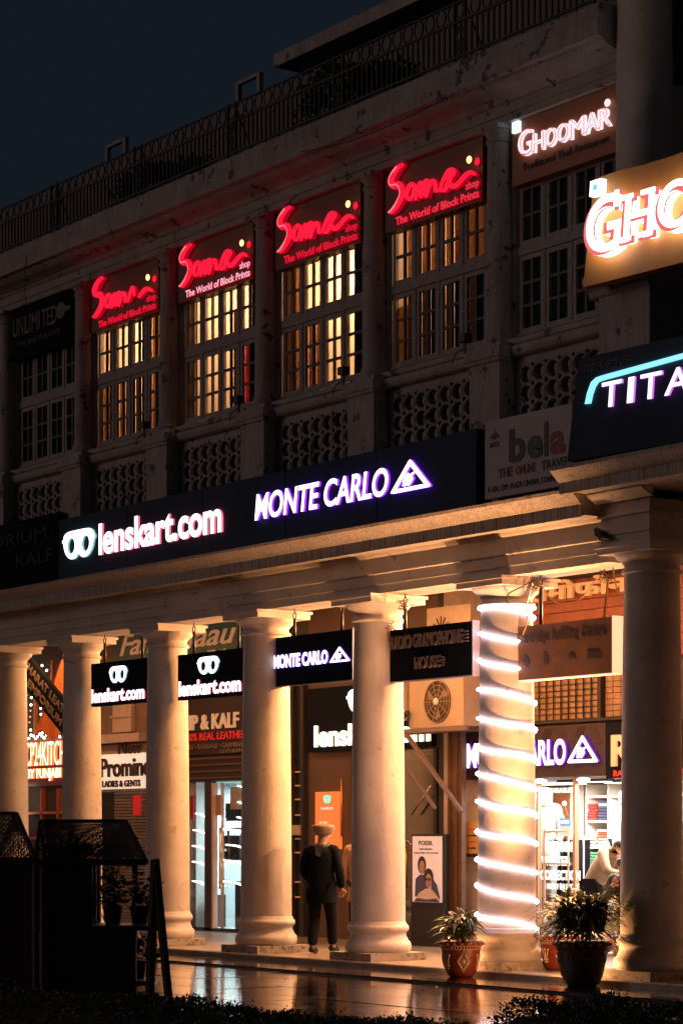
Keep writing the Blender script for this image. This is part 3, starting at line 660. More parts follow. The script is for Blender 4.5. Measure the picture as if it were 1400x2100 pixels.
# ------------------------------------------------------------------ hanging signs between the columns
def hang_sign(label, x0, x1, z0, z1, rods, board, y=0, dp=.10, name='hanging_sign', edge=None):
    t = thing(name, label, 'sign', ((x0 + x1) / 2, y, z0), 'boxed signs hanging between the columns')
    MB().box(x0, x1, y - dp / 2, y + dp / 2, z0, z1).obj('board', board, t)
    if edge:
        MB().box(x1 + .001, x1 + .014, y - dp / 2 - .004, y + dp / 2 + .004, z0 - .01, z1 + .01).box(x0, x1, y - dp / 2, y + dp / 2, z0 - .014, z0 - .001).obj('edge_trim', edge, t)
    for x in rods:
        MB().tube([(x, y, z1), (x + .0, y, 4.56)], .022, 8).obj('rod', BLK2, t)
        MB().tube([(x + .035 * cos(a), y, 4.60 + .045 * sin(a)) for a in np.linspace(0, 2 * pi, 13)], .008, 6).tube([(x, y, 4.64), (x, y, 4.70)], .008, 6).obj('hook', IRON, t)
    return t
t = hang_sign('black hanging sign with glasses logo and glowing name, left one of the pair', -9.95, -8.28, 3.60, 4.26, (-9.62, -8.5), BLK)
specs_logo(-9.36, -8.83, 3.93, 4.18, -.055, t, [E_W, E_GRN], .02); text('lenskart.com', -9.90, -8.33, 3.65, 3.86, -.055, t, [E_W, E_PNK], .035, .02)
t = hang_sign('black hanging sign with glasses logo and glowing name, right one of the pair', -7.42, -5.70, 3.58, 4.24, (-7.06, -5.88), BLK)
specs_logo(-6.86, -6.28, 3.92, 4.17, -.055, t, [E_W, E_GRN], .02); text('lenskart.com', -7.36, -5.72, 3.63, 3.85, -.055, t, [E_W, E_PNK], .035, .02)
t = hang_sign('black hanging sign with purple edged words and a triangle', -4.93, -3.10, 3.66, 4.32, (-4.5, -3.4), BLK, edge=mat('blue_grey_trim', (.1, .1, .18), .4, .5))
text('MONTE CARLO', -4.90, -3.62, 3.895, 4.08, -.055, t, [E_W, E_PUR], .045, .02); tri_logo(-3.58, -3.12, 3.90, 4.10, -.055, t, [E_W, E_PUR], .02)
ST = mat('brushed_steel_edge', (.5, .48, .55), .35, .8)
t = hang_sign('dark hanging sign with dull bronze capitals in two lines', -2.27, -.60, 3.58, 4.24, (-2.02,), BLK, edge=ST)
brz = mat('dull_bronze_letter', (.20, .14, .11), .5, .2)
text('RADIO GRAMOPHONE', -2.23, -.76, 3.985, 4.155, -.06, t, brz, .03, .03); text('HOUSE', -1.72, -1.20, 3.71, 3.86, -.06, t, brz, .03, .03)
for k, (xx, za, zb) in enumerate(((-.74, 3.99, 4.15), (-.69, 3.99, 4.15), (-1.17, 3.72, 3.85))):
    for q in range(4): MB().box(xx, xx + .035, -.085, -.055, za + q * (zb - za) / 4, za + q * (zb - za) / 4 + .018).obj('letter_edge', brz, t)
BN = mat('brown_vinyl_banner', (.20, .085, .03), .6, noise=.3, nscale=5, bump=.4, bscale=6)
LB = mat('lightbox_edge_white', (.85, .7, .55), .5, emit=(1, .62, .36), es=.9)
t = hang_sign('brown printed hanging banner box with faded letters and small icons beside lit column', .23, 1.97, 3.46, 4.10, (.63,), BN, dp=.16, edge=LB)
fd = mat('faded_dark_print', (.05, .028, .018), .6)
text('Cartridge Refilling Centre', .30, 1.88, 3.86, 4.02, -.082, t, fd, .02, .003)
for (x, w, h, sh) in ((.46, .09, .12, 0), (.82, .07, .12, 1), (1.28, .10, .05, 2), (1.66, .22, .08, 0)):
    b = MB(); b.obox((x, -.083, 3.68), (cos(.3 * (sh == 2) + .7 * (x < .5)), 0, sin(.3 * (sh == 2) + .7 * (x < .5))), (0, 1, 0), (-sin(.3 * (sh == 2) + .7 * (x < .5)), 0, cos(.3 * (sh == 2) + .7 * (x < .5))), w / 2, .002, h / 2)
    b.box(x + w * .6, x + w * .6 + .012, -.085, -.081, 3.64, 3.70); b.obj('printed_icon', fd, t)
MB().tube([(1.72, .02, 4.10), (1.80, .02, 4.60)], .014, 8).obj('rod', mat('orange_rod', (.6, .25, .08), .5), t)
# loose wires
def wire(P_, r=.006, label=None, m=None):
    o = MB().tube(smooth_pts(P_, 8), r, 5).obj('wire', m or mat('pale_wire', (.5, .3, .15), .5)); tag(o, label, 'wire', 'loose wires under the arcade'); return o
wire([(.60, -.1, 4.62), (.52, -.12, 4.35), (.50, -.1, 4.15), (.42, -.1, 4.0)], .009, 'thin pale wire hanging from hook beside the top of lit column')
wire([(.65, -.05, 4.62), (.95, -.05, 4.35), (1.35, -.05, 4.33), (1.6, -.05, 4.5), (1.8, -.05, 4.62)], .006, 'loose wire sagging above the brown banner box')
wire([(1.95, -.05, 4.66), (2.02, -.05, 4.4), (2.12, -.02, 4.22), (2.2, -.02, 4.18)], .009, 'orange wire curling down to dark right column')
wire([(-10.9, -.33, 4.70), (-10.6, -.40, 4.5), (-10.1, -.42, 4.30), (-9.85, -.38, 4.26)], .005, 'thin dark wire draped across the second column capital', IRON)
wire([(-11.05, -.47, 9.4), (-11.02, -.62, 10.1), (-11.0, -.61, 10.7)], .006, 'dark vertical cable down the upper entablature at left', IRON)
for q, (xx, zz, lb) in enumerate(((-2.0, 4.56, 'tangle of wire on the hook above dark bronze lettered sign'), (.62, 4.58, 'tangle of wire on the hook right of lit column'), (1.85, 4.58, 'tangle of twigs and wire near the right capital'), (-2.28, 4.32, 'small wire knot at fifth column neck'))):
    b = MB()
    for i in range(9):
        a = [Vector((xx + random.uniform(-.09, .09), -.05 + random.uniform(-.06, .06), zz + random.uniform(-.09, .07))) for _ in range(4)]
        b.tube(smooth_pts(a, 4), .004, 4)
    tag(b.obj('wire_tangle', mat('brown_wire', (.16, .09, .05), .6)), lb, 'wire', 'wire tangles under the arcade')
# floodlight brackets on the balustrade ledge
for k, X in enumerate((-7.75, -5.25, -2.78, -.28)):
    b = MB().box(X - .07, X + .05, -.47, -.35, 7.56, 7.66).box(X - .03, X + .0, -.42, -.40, 7.43, 7.57).tube([(X - .05, -.40, 7.5), (X - .22, -.40, 7.45), (X - .3, -.38, 7.36)], .008, 5)
    tag(b.obj('floodlight', BLK2), ['small unlit floodlight at the far left pedestal under the leftmost neon sign', 'small unlit floodlight on ledge below the second lit window bay', 'small unlit floodlight on ledge right of the third lit window bay', 'small unlit floodlight on ledge below the amber windows'][k], 'floodlight', 'small floodlights on the ledge')

# ------------------------------------------------------------------ spiral rope light on column six
def spiral():
    t = thing('rope_light', 'glowing pinkish white rope light wound in a spiral round the brightest column', 'light', (0, 0, .4))
    pts = []; zt, zb = 4.33, .45; turns = 11.4
    for i in range(int(turns * 36) + 1):
        a = i / 36 * 2 * pi; z = zt - (zt - zb) * i / (turns * 36)
        h = (z - .5) / 3.86; r = .352 - .0415 * max(0, h) ** 1.8 + .022
        ang = -1.15 + a                     # counter clockwise seen from above
        pts.append((r * cos(ang), r * sin(ang), z + .014 * sin(i * .13) + .008 * sin(i * .41 + 1)))
    MB().tube(pts, .0165, 8).obj('tube', emat('rope_light_glow', (1.0, .70, .76), 12.0), t)
    pts2 = [(.337 * cos(a), .337 * sin(a), 4.35) for a in np.linspace(0, 2 * pi, 37)]
    MB().tube(pts2, .020, 8).obj('top_loop', MATS['rope_light_glow'], t)
spiral()

# ------------------------------------------------------------------ back wall of the arcade with its shopfronts
WALLB = mat('arcade_back_wall', (.30, .21, .15), .7, noise=.3, nscale=2, bump=.3)
BY = 3.3
def wall(x0, x1, z0, z1, m=WALLB, name='back_wall_panel', y=BY, d=.12): return bp(MB().box(x0, x1, y, y + d, z0, z1), name, m)
wall(-30, -15.45, 0, 5.19, mat('dark_shop_wall', (.05, .04, .04), .8)); wall(-15.45, -13.75, 2.40, 5.19, mat('grey_brown_wall', (.24, .18, .13), .8, noise=.4, nscale=3))
wall(-13.75, -12.48, 0, 5.19, DARK); wall(-12.48, -10.60, 2.53, 5.19, mat('dark_shop_wall')); wall(-10.60, -9.36, 0, 5.19, DARK)
wall(-9.36, -8.90, 0, 5.19, mat('dark_post_panel', (.03, .026, .026), .4)); wall(-8.90, -7.70, 0, 5.19, mat('beige_cladding', (.13, .075, .045), .4, noise=.2, nscale=1.5))
wall(-7.70, -5.55, 2.92, 5.19, mat('beige_cladding')); wall(-5.55, -5.42, 0, 5.19, mat('dark_post_panel')); wall(-5.42, -4.56, 0, 5.19, mat('white_wall', (.62, .52, .46), .6, noise=.2))
wall(-4.56, .6, 2.42, 5.19, mat('dark_shop_wall')); wall(.6, 14, 0, 5.19, mat('white_wall'))
# interiors
def room(x0, x1, y0, y1, z1, m, name='shop_room'):
    e = .03
    b = MB().box(x0, x1, y1, y1 + .05, .02, z1).box(x0 - .05, x0, y0 + .14, y1, .02, z1).box(x1, x1 + .05, y0 + .14, y1, .02, z1).box(x0, x1, y0 + .14, y1, z1, z1 + .05).box(x0, x1, y0 - .02, y1, .004, .02)
    return bp(b, name, m)
def ceil_lamp(x, y, z, w, d, e, col, label, grp, vis=2.0):
    t = thing('ceiling_lamp', label, 'lamp', (x, y, z), grp)
    MB().box(x - w / 2 - .02, x + w / 2 + .02, y - d / 2 - .02, y + d / 2 + .02, z + .012, z + .05).obj('housing', BLK2, t)
    MB().box(x - w / 2, x + w / 2, y - d / 2, y + d / 2, z, z + .011).obj('diffuser', emat('diffuser_%d' % int(vis * 10 + col[2] * 100), col, vis), t)
    l = bpy.data.lights.new('lamp_light', 'AREA'); l.shape = 'RECTANGLE'; l.size = w; l.size_y = d; l.energy = e; l.color = col
    lo = bpy.data.objects.new('lamp_light', l); COL.objects.link(lo); lo.parent = t; lo.location = (0, 0, -.012)
    return t
room(-12.45, -10.63, BY, 6.2, 2.52, mat('cool_shop_wall', (.62, .70, .70), .6, noise=.1)); ceil_lamp(-11.5, 4.7, 2.46, 1.3, .5, 170, (.80, .97, 1.0), 'cool white ceiling panel inside the glass door shop', 'shop ceiling lamps')
room(-7.68, -5.57, BY, 6.0, 2.9, mat('dim_shop_wall', (.12, .08, .06), .6, noise=.3)); 
room(-5.3, .55, BY, 6.4, 2.40, mat('bright_shop_wall', (.80, .74, .68), .6, noise=.06))
ceil_lamp(-3.9, 4.1, 2.34, 1.0, .4, 110, (1, .84, .70), 'bright ceiling panel over the shop window, left one', 'shop ceiling lamps', 4); ceil_lamp(-2.2, 4.3, 2.34, 1.2, .4, 260, (1, .84, .70), 'bright ceiling panel inside the clothes shop, right one', 'shop ceiling lamps', 4)
ceil_lamp(-3.2, 3.55, 2.34, 2.2, .12, 60, (1, .9, .82), 'narrow bright light bar added just behind the shop glass', 'shop ceiling lamps', 3)  # extra lamp added to brighten the front of the window mannequin
for q, x in enumerate((-3.15, -2.25)):
    tag(MB().ball((x, 3.22, 2.37), .075, 1.6, 1, .45).obj('downlight', E_W), ['oval downlight under the purple edged inner sign, left one', 'oval downlight under the purple edged inner sign, right one'][q], 'lamp', 'downlights under the inner sign')
# arcade ceiling lamps (behind the architrave)
OR = (1, .445, .17)
for q, (x, e) in enumerate(((-16.64, 30), (-14.08, 26), (-11.52, 24), (-8.96, 24), (-6.4, 30), (-3.84, 85), (-1.28, 90), (1.28, 60))):
    ceil_lamp(x, 1.15, 5.10, .5, .25, e, OR, 'orange arcade ceiling lamp %s' % ['above the far left kitchen sign', 'above the gents and ladies shop', 'above the glass door shop', 'left of the optician entrance', 'above the optician sign', 'above the outdoor fan unit', 'above the brightest column bay', 'above the clothes shop door'][q], 'lamps under the arcade ceiling')
# added lights behind the flower pots, brightening frieze, cornice and the rope-lit column
def added_uplight(x, y, z, e, aim, label, cone=150, blend=.8, col=OR, added_spill=0):
    t = thing('added_uplight', label, 'lamp', (x, y, z), 'added lights on the platform')
    MB().lathe((x, y, z), [(.05, 0), (.07, .02), (.08, .10), (.085, .12)], 16).obj('housing', BLK2, t)  # housing of the added light
    MB().lathe((x, y, z + .121), [(.078, 0), (.078, .006)], 16).obj('lens', emat('added_uplight_lens', col, 6), t)
    l = bpy.data.lights.new('added_uplight_light', 'SPOT'); l.energy = e; l.color = col; l.spot_size = radians(cone); l.spot_blend = blend; l.shadow_soft_size = .08
    lo = bpy.data.objects.new('added_uplight_light', l); COL.objects.link(lo); lo.parent = t; lo.location = (0, 0, .14)
    lo.rotation_euler = Vector(aim).to_track_quat('-Z', 'Y').to_euler()
    if added_spill:      # point light added to brighten the column base and floor nearby
        l = bpy.data.lights.new('added_spill_light', 'POINT'); l.energy = added_spill; l.color = col; l.shadow_soft_size = .06
        lo = bpy.data.objects.new('added_spill_light', l); COL.objects.link(lo); lo.parent = t; lo.location = (0, 0, .20)
added_uplight(1.86, -.54, -.065, 3600, (-.42, -.20, 1), 'added low ground light hidden behind the large dark clay pot', 80, 1, added_spill=75)
added_uplight(-.18, -.62, -.065, 850, (-.5, -.24, 1), 'added low ground light hidden behind the red clay pot with diamonds', 80, 1, added_spill=16)
# floodlights added over the shopfronts, facing out to light column backs and the soffit
def added_wallflood(x, z, e, label, aim=(.0, -1, -.42)):
    t = thing('added_wall_floodlight', label, 'floodlight', (x, 2.75, z), 'added floodlights facing out above the shopfronts')
    MB().box(x - .09, x + .09, 2.74, 2.82, z - .06, z + .06).box(x - .015, x + .015, 2.821, 3.3, z - .015, z + .015).obj('housing', BLK2, t)  # housing of the added floodlight
    MB().box(x - .08, x + .08, 2.731, 2.739, z - .05, z + .05).obj('lens', emat('added_flood_lens', OR, 5), t)
    l = bpy.data.lights.new('added_flood_light', 'SPOT'); l.energy = e * 1.5; l.color = OR; l.spot_size = radians(118); l.spot_blend = .45; l.shadow_soft_size = .10
    lo = bpy.data.objects.new('added_flood_light', l); COL.objects.link(lo); lo.parent = t; lo.location = (0, -.05, 0); lo.rotation_euler = Vector(aim).to_track_quat('-Z', 'Y').to_euler()
for x, e, lb in ((-16.15, 390, 'over the far left kitchen sign'), (-13.55, 264, 'over the backlit gents and ladies sign'), (-10.95, 229, 'over the leather goods sign'), (-8.40, 552, 'over the dark post of the optician'), (-5.85, 942, 'over the black optician board'), (-3.20, 1437, 'right of the outdoor fan unit'), (-0.65, 1724, 'over the clothes shop sign')):
    added_wallflood(x, 4.35, e, 'small black added floodlight on the wall ' + lb)

# ---- shop fronts : left kitchen sign with string lights
t = thing('kitchen_sign', 'glowing orange red two line kitchen sign with narrow capitals at far left', 'sign', (-17.5, 3.1, 2.6))
E_KF = emat('kitchen_letter_face', (1, .72, .45), 3.0); E_KS = emat('kitchen_letter_side', (1, .12, .03), 3.0)
MB().box(-19.0, -16.0, 3.22, 3.29, 2.55, 3.45).obj('board', mat('dark_red_panel', (.10, .03, .02), .5), t)
text('CP24KITCHEN', -18.08, -16.15, 2.93, 3.38, 3.21, t, [E_KF, E_KS], .0, .05); text('BY PUNJABI RASOI', -18.0, -15.9, 2.64, 2.88, 3.21, t, [E_KF, E_KS], .02, .05)
sg = thing('string_lights', 'strings of tiny warm bulbs hanging in vertical rows around the kitchen sign', 'lights', (-17.5, 3.0, 2.2))
bl = MB().ball((0, 0, 0), .022, seg=8, rings=5).mesh('bulb', emat('tiny_bulb_glow', (1, .72, .5), 12)); bl2 = MB().ball((0, 0, 0), .014, seg=8, rings=5).mesh('bulb', emat('tiny_bulb_dim', (1, .35, .15), 3))
rows = [(-18.35, 3.55, 5.0), (-17.95, 3.5, 4.9), (-17.75, 3.55, 4.75), (-17.3, 3.5, 4.8), (-17.15, 3.55, 4.7), (-16.7, 3.5, 4.2), (-16.6, 3.55, 4.1)]
for q, (x, z0, z1) in enumerate(rows):
    z = z1
    while z > z0:
        link('bulb', bl if q % 2 or random.random() < .6 else bl2, sg, (x + random.uniform(-.04, .04) + 17.5, .1, z - 2.2)); z -= random.uniform(.09, .16)
for i in range(22): link('bulb', bl, sg, (-18.4 + i * .085 + 17.5, .1, 3.48 + .04 * sin(i * 1.7) - 2.2))
for i in range(8): link('bulb', bl, sg, (-18.42 + 17.5 + random.uniform(-.02, .02), .1, 2.95 - i * .1 - 2.2 + .5))
for (a, b_) in ((-18.40, 2.52), (-18.28, 2.54), (-18.16, 2.57), (-18.05, 2.58), (-17.98, 2.48), (-17.97, 2.36), (-17.92, 2.22), (-17.98, 2.1), (-18.08, 2.05), (-18.2, 2.02), (-18.32, 1.98), (-18.42, 2.0), (-18.2, 2.42), (-18.15, 2.25)): link('bulb', bl, sg, (a + 17.5, .1, b_ - 2.2))
MB().tube([(-18.5, 3.1, 4.98), (-17.8, 3.08, 4.86), (-17.0, 3.1, 4.72), (-16.4, 3.1, 4.3)], .006, 5).obj('cord', mat('brown_wire'), sg)
for q, x in enumerate((-18.3, -17.85, -17.2, -16.6)): bp(MB().box(x - .03, x + .03, 3.24, 3.299, 3.45, 4.9), 'orange_mullion', mat('orange_brown_frame', (.35, .10, .03), .5))
bp(MB().box(-17.55, -17.50, 3.2, 3.298, .05, 2.5).box(-16.92, -16.86, 3.2, 3.298, .05, 2.5).box(-18.6, -16.3, 3.2, 3.298, 2.02, 2.07).box(-18.0, -17.3, 3.15, 3.199, 1.55, 1.6).box(-18.0, -17.95, 3.15, 3.199, .1, 1.55).box(-17.35, -17.3, 3.15, 3.199, .1, 1.55), 'timber_frame', mat('orange_brown_frame'))
# orange banner and slanted black sign
vs = []; nf = 14
for i in range(nf + 1):
    a = i / nf
    vs.append((-13.62, 1.6, 4.95)); vs.append((-14.75 + 1.9 * a, 1.55 + .06 * sin(i * 1.7), 3.35 + .15 * sin(i * .9)))
ob = MB().add(vs, [(2 * i, 2 * i + 1, 2 * i + 3, 2 * i + 2) for i in range(nf)], 0, True).obj('banner', mat('orange_banner_cloth', (.50, .14, .04), .8, noise=.3, nscale=5, trans=.3))
tag(ob, 'draped orange cloth banner behind the second column from left', 'banner')
t = thing('slanted_sign', 'black board tilted steeply with dull letters in two lines, behind second column', 'sign', (-14.6, 1.4, 3.6))
ang = radians(-33); ca_, sa_ = cos(ang), sin(ang)
MB().obox((-13.95, 1.42, 3.97), (ca_, 0, sa_), (0, 1, 0), (-sa_, 0, ca_), 1.15, .03, .26).obj('board', BLK, t)
def slant(s, u0, u1, v0, v1):
    o = text(s, u0, u1, v0, v1, 0, t, mat('dull_gold_letter', (.22, .16, .10), .5), .02, .01, name='tilted_lettering'); me = o.data
    co = np.empty(len(me.vertices) * 3); me.vertices.foreach_get('co', co); co = co.reshape(-1, 3) + np.array(org(t))
    X = -13.95 + co[:, 0] * ca_ - co[:, 2] * sa_; Z = 3.97 + co[:, 0] * sa_ + co[:, 2] * ca_
    me.vertices.foreach_set('co', (np.stack([X, co[:, 1] + 1.385, Z], 1) - np.array(org(t))).ravel()); me.update()
slant('BHARAT LEATHER', -1.05, 1.1, .04, .18); slant('EMPORIUM', -.75, .65, -.18, -.04)
# ladies and gents shop
t = thing('shop_sign', 'pale backlit board with dark ornate letters over the left roller shutter', 'sign', (-14.6, 3.2, 2.4))
MB().box(-15.6, -13.72, 3.16, 3.29, 2.45, 3.07).obj('board', mat('lit_cream_board', (.9, .8, .7), .5, emit=(1, .72, .52), es=.75), t)
MB().box(-15.6, -13.72, 3.20, 3.29, 3.07, 3.24).obj('upper_board', mat('tan_board', (.35, .22, .14), .6), t)
dk = mat('dark_brown_letter', (.045, .02, .01), .5)
text('New', -14.55, -13.75, 3.06, 3.28, 3.15, t, dk, .02, .03); text('Prominent', -15.18, -13.0, 2.66, 3.0, 3.15, t, dk, .02, .03); text('LADIES & GENTS', -15.12, -13.80, 2.48, 2.60, 3.15, t, dk, .03, .02)
tag(MB().prof([(3.05, 3.27), (3.05, 3.42), (3.29, 3.44), (3.29, 3.27)], -15.6, -13.7).obj('beam', mat('white_wall')), 'pale horizontal beam above the backlit shop board', 'beam')
bp(MB().box(-14.9, -14.25, 3.22, 3.298, 3.46, 4.0).box(-14.95, -14.2, 3.19, 3.219, 3.72, 3.76), 'wall_pier', mat('white_wall'))
sh = thing('roller_shutter', 'ribbed roller shutter with warm streaks below the backlit board', 'shutter', (-14.3, 3.3, 0))
MB().box(-15.45, -15.0, 3.3, 3.36, .02, 2.4).obj('side_panel', DARK, sh)
sm_ = MB().prof([(0, 0), (-.018, .01), (-.018, .042), (0, .052)], 0, 1.2).mesh('slat', mat('shutter_metal', (.26, .20, .15), .45, .3, noise=.2))
for i in range(43): link('slat', sm_, sh, (-14.95 + 14.3, 0.0, .03 + i * .055))
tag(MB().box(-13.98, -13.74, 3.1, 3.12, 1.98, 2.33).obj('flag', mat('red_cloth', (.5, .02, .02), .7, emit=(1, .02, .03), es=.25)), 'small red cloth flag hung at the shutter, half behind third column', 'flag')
# blue tailor sign
t = thing('tailor_sign', 'teal blue board with cream script high under the arcade, behind third and fourth columns', 'sign', (-12.5, 3.2, 4.45))
MB().box(-14.75, -10.62, 3.16, 3.29, 4.45, 5.185).obj('board', mat('teal_board', (.06, .16, .21), .5, noise=.15), t)
cr = mat('cream_letter', (.75, .55, .36), .5, emit=(1, .6, .32), es=.12)
text('Fan', -14.5, -13.4, 4.80, 5.18, 3.15, t, cr, .01, .02, shear=.35); text('n', -13.95, -13.75, 4.55, 4.72, 3.15, t, cr, .01, .02)
text('faau', -12.25, -10.75, 4.80, 5.18, 3.15, t, cr, .01, .02, shear=.35); text('ent Tailor', -12.2, -10.68, 4.50, 4.72, 3.15, t, cr, .01, .02)
# leather shop sign and glass doors
t = thing('leather_shop_sign', 'dark shop board with cream capitals above red and small grey lines over glass doors', 'sign', (-11.5, 3.2, 2.9))
MB().box(-12.46, -10.62, 3.20, 3.29, 2.98, 3.80).obj('board', mat('dark_brown_board', (.022, .014, .013), .6), t)
kl = mat('cream_serif_letter', (.8, .6, .42), .5, emit=(1, .62, .36), es=.2)
text('SKIP & KALF', -12.66, -10.72, 3.40, 3.66, 3.19, t, kl, .02, .03); text('100% REAL LEATHER', -12.44, -10.5, 3.22, 3.35, 3.19, t, mat('red_letter', (.5, .03, .02), .5, emit=(1, .03, .02), es=.25), .02, .015)
gl_ = mat('grey_letter', (.22, .17, .13), .5)
text('BAGS • LUGGAGE • GARMENTS', -12.44, -10.55, 3.08, 3.16, 3.19, t, gl_, .02, .01); text('LEATHERIN', -11.3, -10.62, 2.99, 3.05, 3.19, t, gl_, .02, .01)
hd = bp(MB().box(-12.46, -10.62, 3.24, 3.299, 2.53, 2.97), 'shop_header', mat('dark_brown_board'))
for i in range(4): MB().box(-12.46, -10.62, 3.222, 3.239, 2.57 + i * .11, 2.60 + i * .11).obj('slat', mat('dark_wood_slat', (.12, .06, .03), .5), hd)
dr = thing('glass_door', 'glass shop double door with long vertical handle and cool lit interior', 'door', (-11.5, 3.3, 0))
MB().box(-11.90, -11.66, 3.26, 3.34, .02, 2.53).obj('frame_post', mat('dark_post_panel'), dr)
MB().box(-11.655, -11.60, 3.24, 3.33, .05, 2.50).obj('edge_strip', mat('pinkish_strip', (.6, .38, .30), .5), dr)
MB().box(-12.43, -11.905, 3.31, 3.32, .03, 2.50).obj('pane', GLD, dr); MB().box(-11.42, -10.65, 3.31, 3.32, .03, 2.50).obj('pane', GLD, dr)
MB().box(-11.44, -11.40, 3.29, 3.33, .03, 2.50).obj('stile', mat('pinkish_strip'), dr); MB().box(-12.46, -10.6, 3.26, 3.34, .01, .06).obj('sill', mat('dark_post_panel'), dr)
MB().tube([(-11.36, 3.22, .72), (-11.36, 3.22, 1.75)], .018, 8).tube([(-11.36, 3.22, .8), (-11.36, 3.31, .8)], .012, 6).tube([(-11.36, 3.22, 1.65), (-11.36, 3.31, 1.65)], .012, 6).obj('handle', mat('brass_handle', (.7, .35, .12), .3, .9), dr)
MB().box(-12.43, -12.30, 3.29, 3.305, 1.9, 2.3).obj('sticker', mat('dark_red_sticker', (.35, .01, .01), .6), dr); MB().box(-11.60, -11.45, 3.29, 3.306, 1.95, 2.3).obj('notice', mat('tan_notice', (.35, .24, .15), .6), dr)
MB().box(-11.15, -10.70, 3.29, 3.306, 2.05, 2.42).obj('notice', mat('grey_notice', (.3, .28, .26), .6), dr)
for q, (x0, x1, y0, z0, z1) in enumerate(((-11.62, -11.12, 3.5, 1.86, 2.16), (-11.80, -11.2, 3.5, 1.20, 1.62), (-11.25, -11.0, 3.45, .05, .85), (-12.35, -12.15, 3.6, .05, .6))):
    tag(MB().box(x0, x1, y0, y0 + .25, z0, z1).box(x0 + .08, x0 + .11, y0 + .1, y0 + .13, z1, z1 + .1).box(x1 - .11, x1 - .08, y0 + .1, y0 + .13, z1, z1 + .1).box(x0 + .08, x1 - .08, y0 + .1, y0 + .13, z1 + .1, z1 + .13).obj('leather_bag', mat('dark_leather', (.03, .022, .02), .4, noise=.3)), ['dark leather bag near the top of the glass door', 'dark handbag behind the brass door handle', 'tall dark case standing beside the fourth column', 'dark suitcase on the shop floor at the back'][q], 'bag', 'bags in the glass door shop')
sl_ = thing('rope_light_reflection', 'short curved glowing dashes imitating a rope light reflected in the glass door panes', 'light', (-11.5, 3.27, 1))  # glowing dashes stand in for the spiral rope light's reflection
ed = emat('reflection_dash', (1, .88, .78), 5)
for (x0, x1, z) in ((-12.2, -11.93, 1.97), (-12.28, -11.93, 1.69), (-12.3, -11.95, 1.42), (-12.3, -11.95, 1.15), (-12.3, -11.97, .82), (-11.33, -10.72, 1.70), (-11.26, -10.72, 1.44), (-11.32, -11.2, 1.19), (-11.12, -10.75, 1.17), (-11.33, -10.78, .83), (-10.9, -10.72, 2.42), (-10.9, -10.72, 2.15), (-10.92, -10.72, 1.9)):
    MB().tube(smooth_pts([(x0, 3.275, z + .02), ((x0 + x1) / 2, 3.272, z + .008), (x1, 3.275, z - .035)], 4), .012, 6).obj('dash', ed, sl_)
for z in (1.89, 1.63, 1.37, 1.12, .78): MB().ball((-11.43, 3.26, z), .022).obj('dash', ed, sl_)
# optician
t = thing('optician_sign', 'black square board with white glowing name and green edged logo, behind fifth column', 'sign', (-7.2, 3.2, 2.93))
MB().box(-8.75, -5.58, 3.19, 3.29, 2.93, 3.93).obj('board', BLK, t)
text('lenskart.com', -8.53, -5.57, 3.0, 3.34, 3.18, t, [emat('led_face_warm', (1, .95, .9), 2.4), emat('amber_side', (1, .6, .3), 1.5)], .03, .03)
specs_logo(-7.66, -6.5, 3.46, 3.88, 3.18, t, [E_W, emat('green_side', (.1, .9, .5), 2)], .03)
bp(MB().box(-9.28, -9.22, 3.22, 3.299, .05, 4.6).box(-9.0, -8.93, 3.22, 3.299, .05, 4.6).box(-9.36, -8.9, 3.2, 3.299, .0, .05), 'shutter_guide', mat('dark_post_panel'))
for i, z in enumerate((.62, .86, 1.33, 1.55, 1.93, 2.18, 2.4, 2.62)): bp(MB().box(-9.20, -9.02, 3.25, 3.299, z, z + .022), 'painted_reflection_strip', mat('painted_led_reflection', (.5, .2, .07), .3, emit=(1, .35, .1), es=.22))  # glowing strips imitate LED reflections on the dark shutter
tag(MB().box(-9.22, -8.98, 3.19, 3.215, 1.62, 1.78).obj('notice_plate', mat('cream_plate', (.5, .42, .32), .5)), 'small cream plate with dark print on the dark post behind the standing man', 'notice')
t = thing('poster', 'upright orange lit poster with white logo and lines on beige shop wall', 'poster', (-8.3, 3.2, 1.45))
MB().box(-8.62, -7.96, 3.24, 3.29, 1.40, 2.30).obj('board', mat('orange_poster', (.75, .22, .06), .5, emit=(1, .22, .05), es=.65), t)
wp = mat('white_print', (.9, .8, .75), .5, emit=(1, .8, .7), es=.6)
text('lenskart', -8.45, -8.13, 2.02, 2.07, 3.235, t, wp, .02, .004); text('GET FREE', -8.50, -8.28, 1.80, 1.83, 3.235, t, wp, .02, .004); text('EYEGLASSES', -8.52, -8.10, 1.70, 1.77, 3.235, t, wp, .03, .004); text('WORTH 999', -8.50, -8.18, 1.60, 1.66, 3.235, t, wp, .03, .004)
specs_logo(-8.38, -8.20, 2.12, 2.24, 3.236, t, [emat('green_side')], .004)
gd = thing('shop_door', 'dark glazed optician doors with vertical steel handles behind fifth column', 'door', (-6.6, 3.3, 0))
MB().box(-7.68, -6.62, 3.31, 3.32, .03, 2.9).obj('pane', GLD, gd); MB().box(-6.60, -5.57, 3.31, 3.32, .03, 2.9).obj('pane', GLD, gd)
MB().box(-7.70, -7.66, 3.27, 3.34, .02, 2.9).box(-6.63, -6.59, 3.27, 3.34, .02, 2.9).box(-5.62, -5.56, 3.27, 3.34, .02, 2.9).box(-7.7, -5.56, 3.27, 3.34, .0, .06).obj('frame', BLK2, gd)
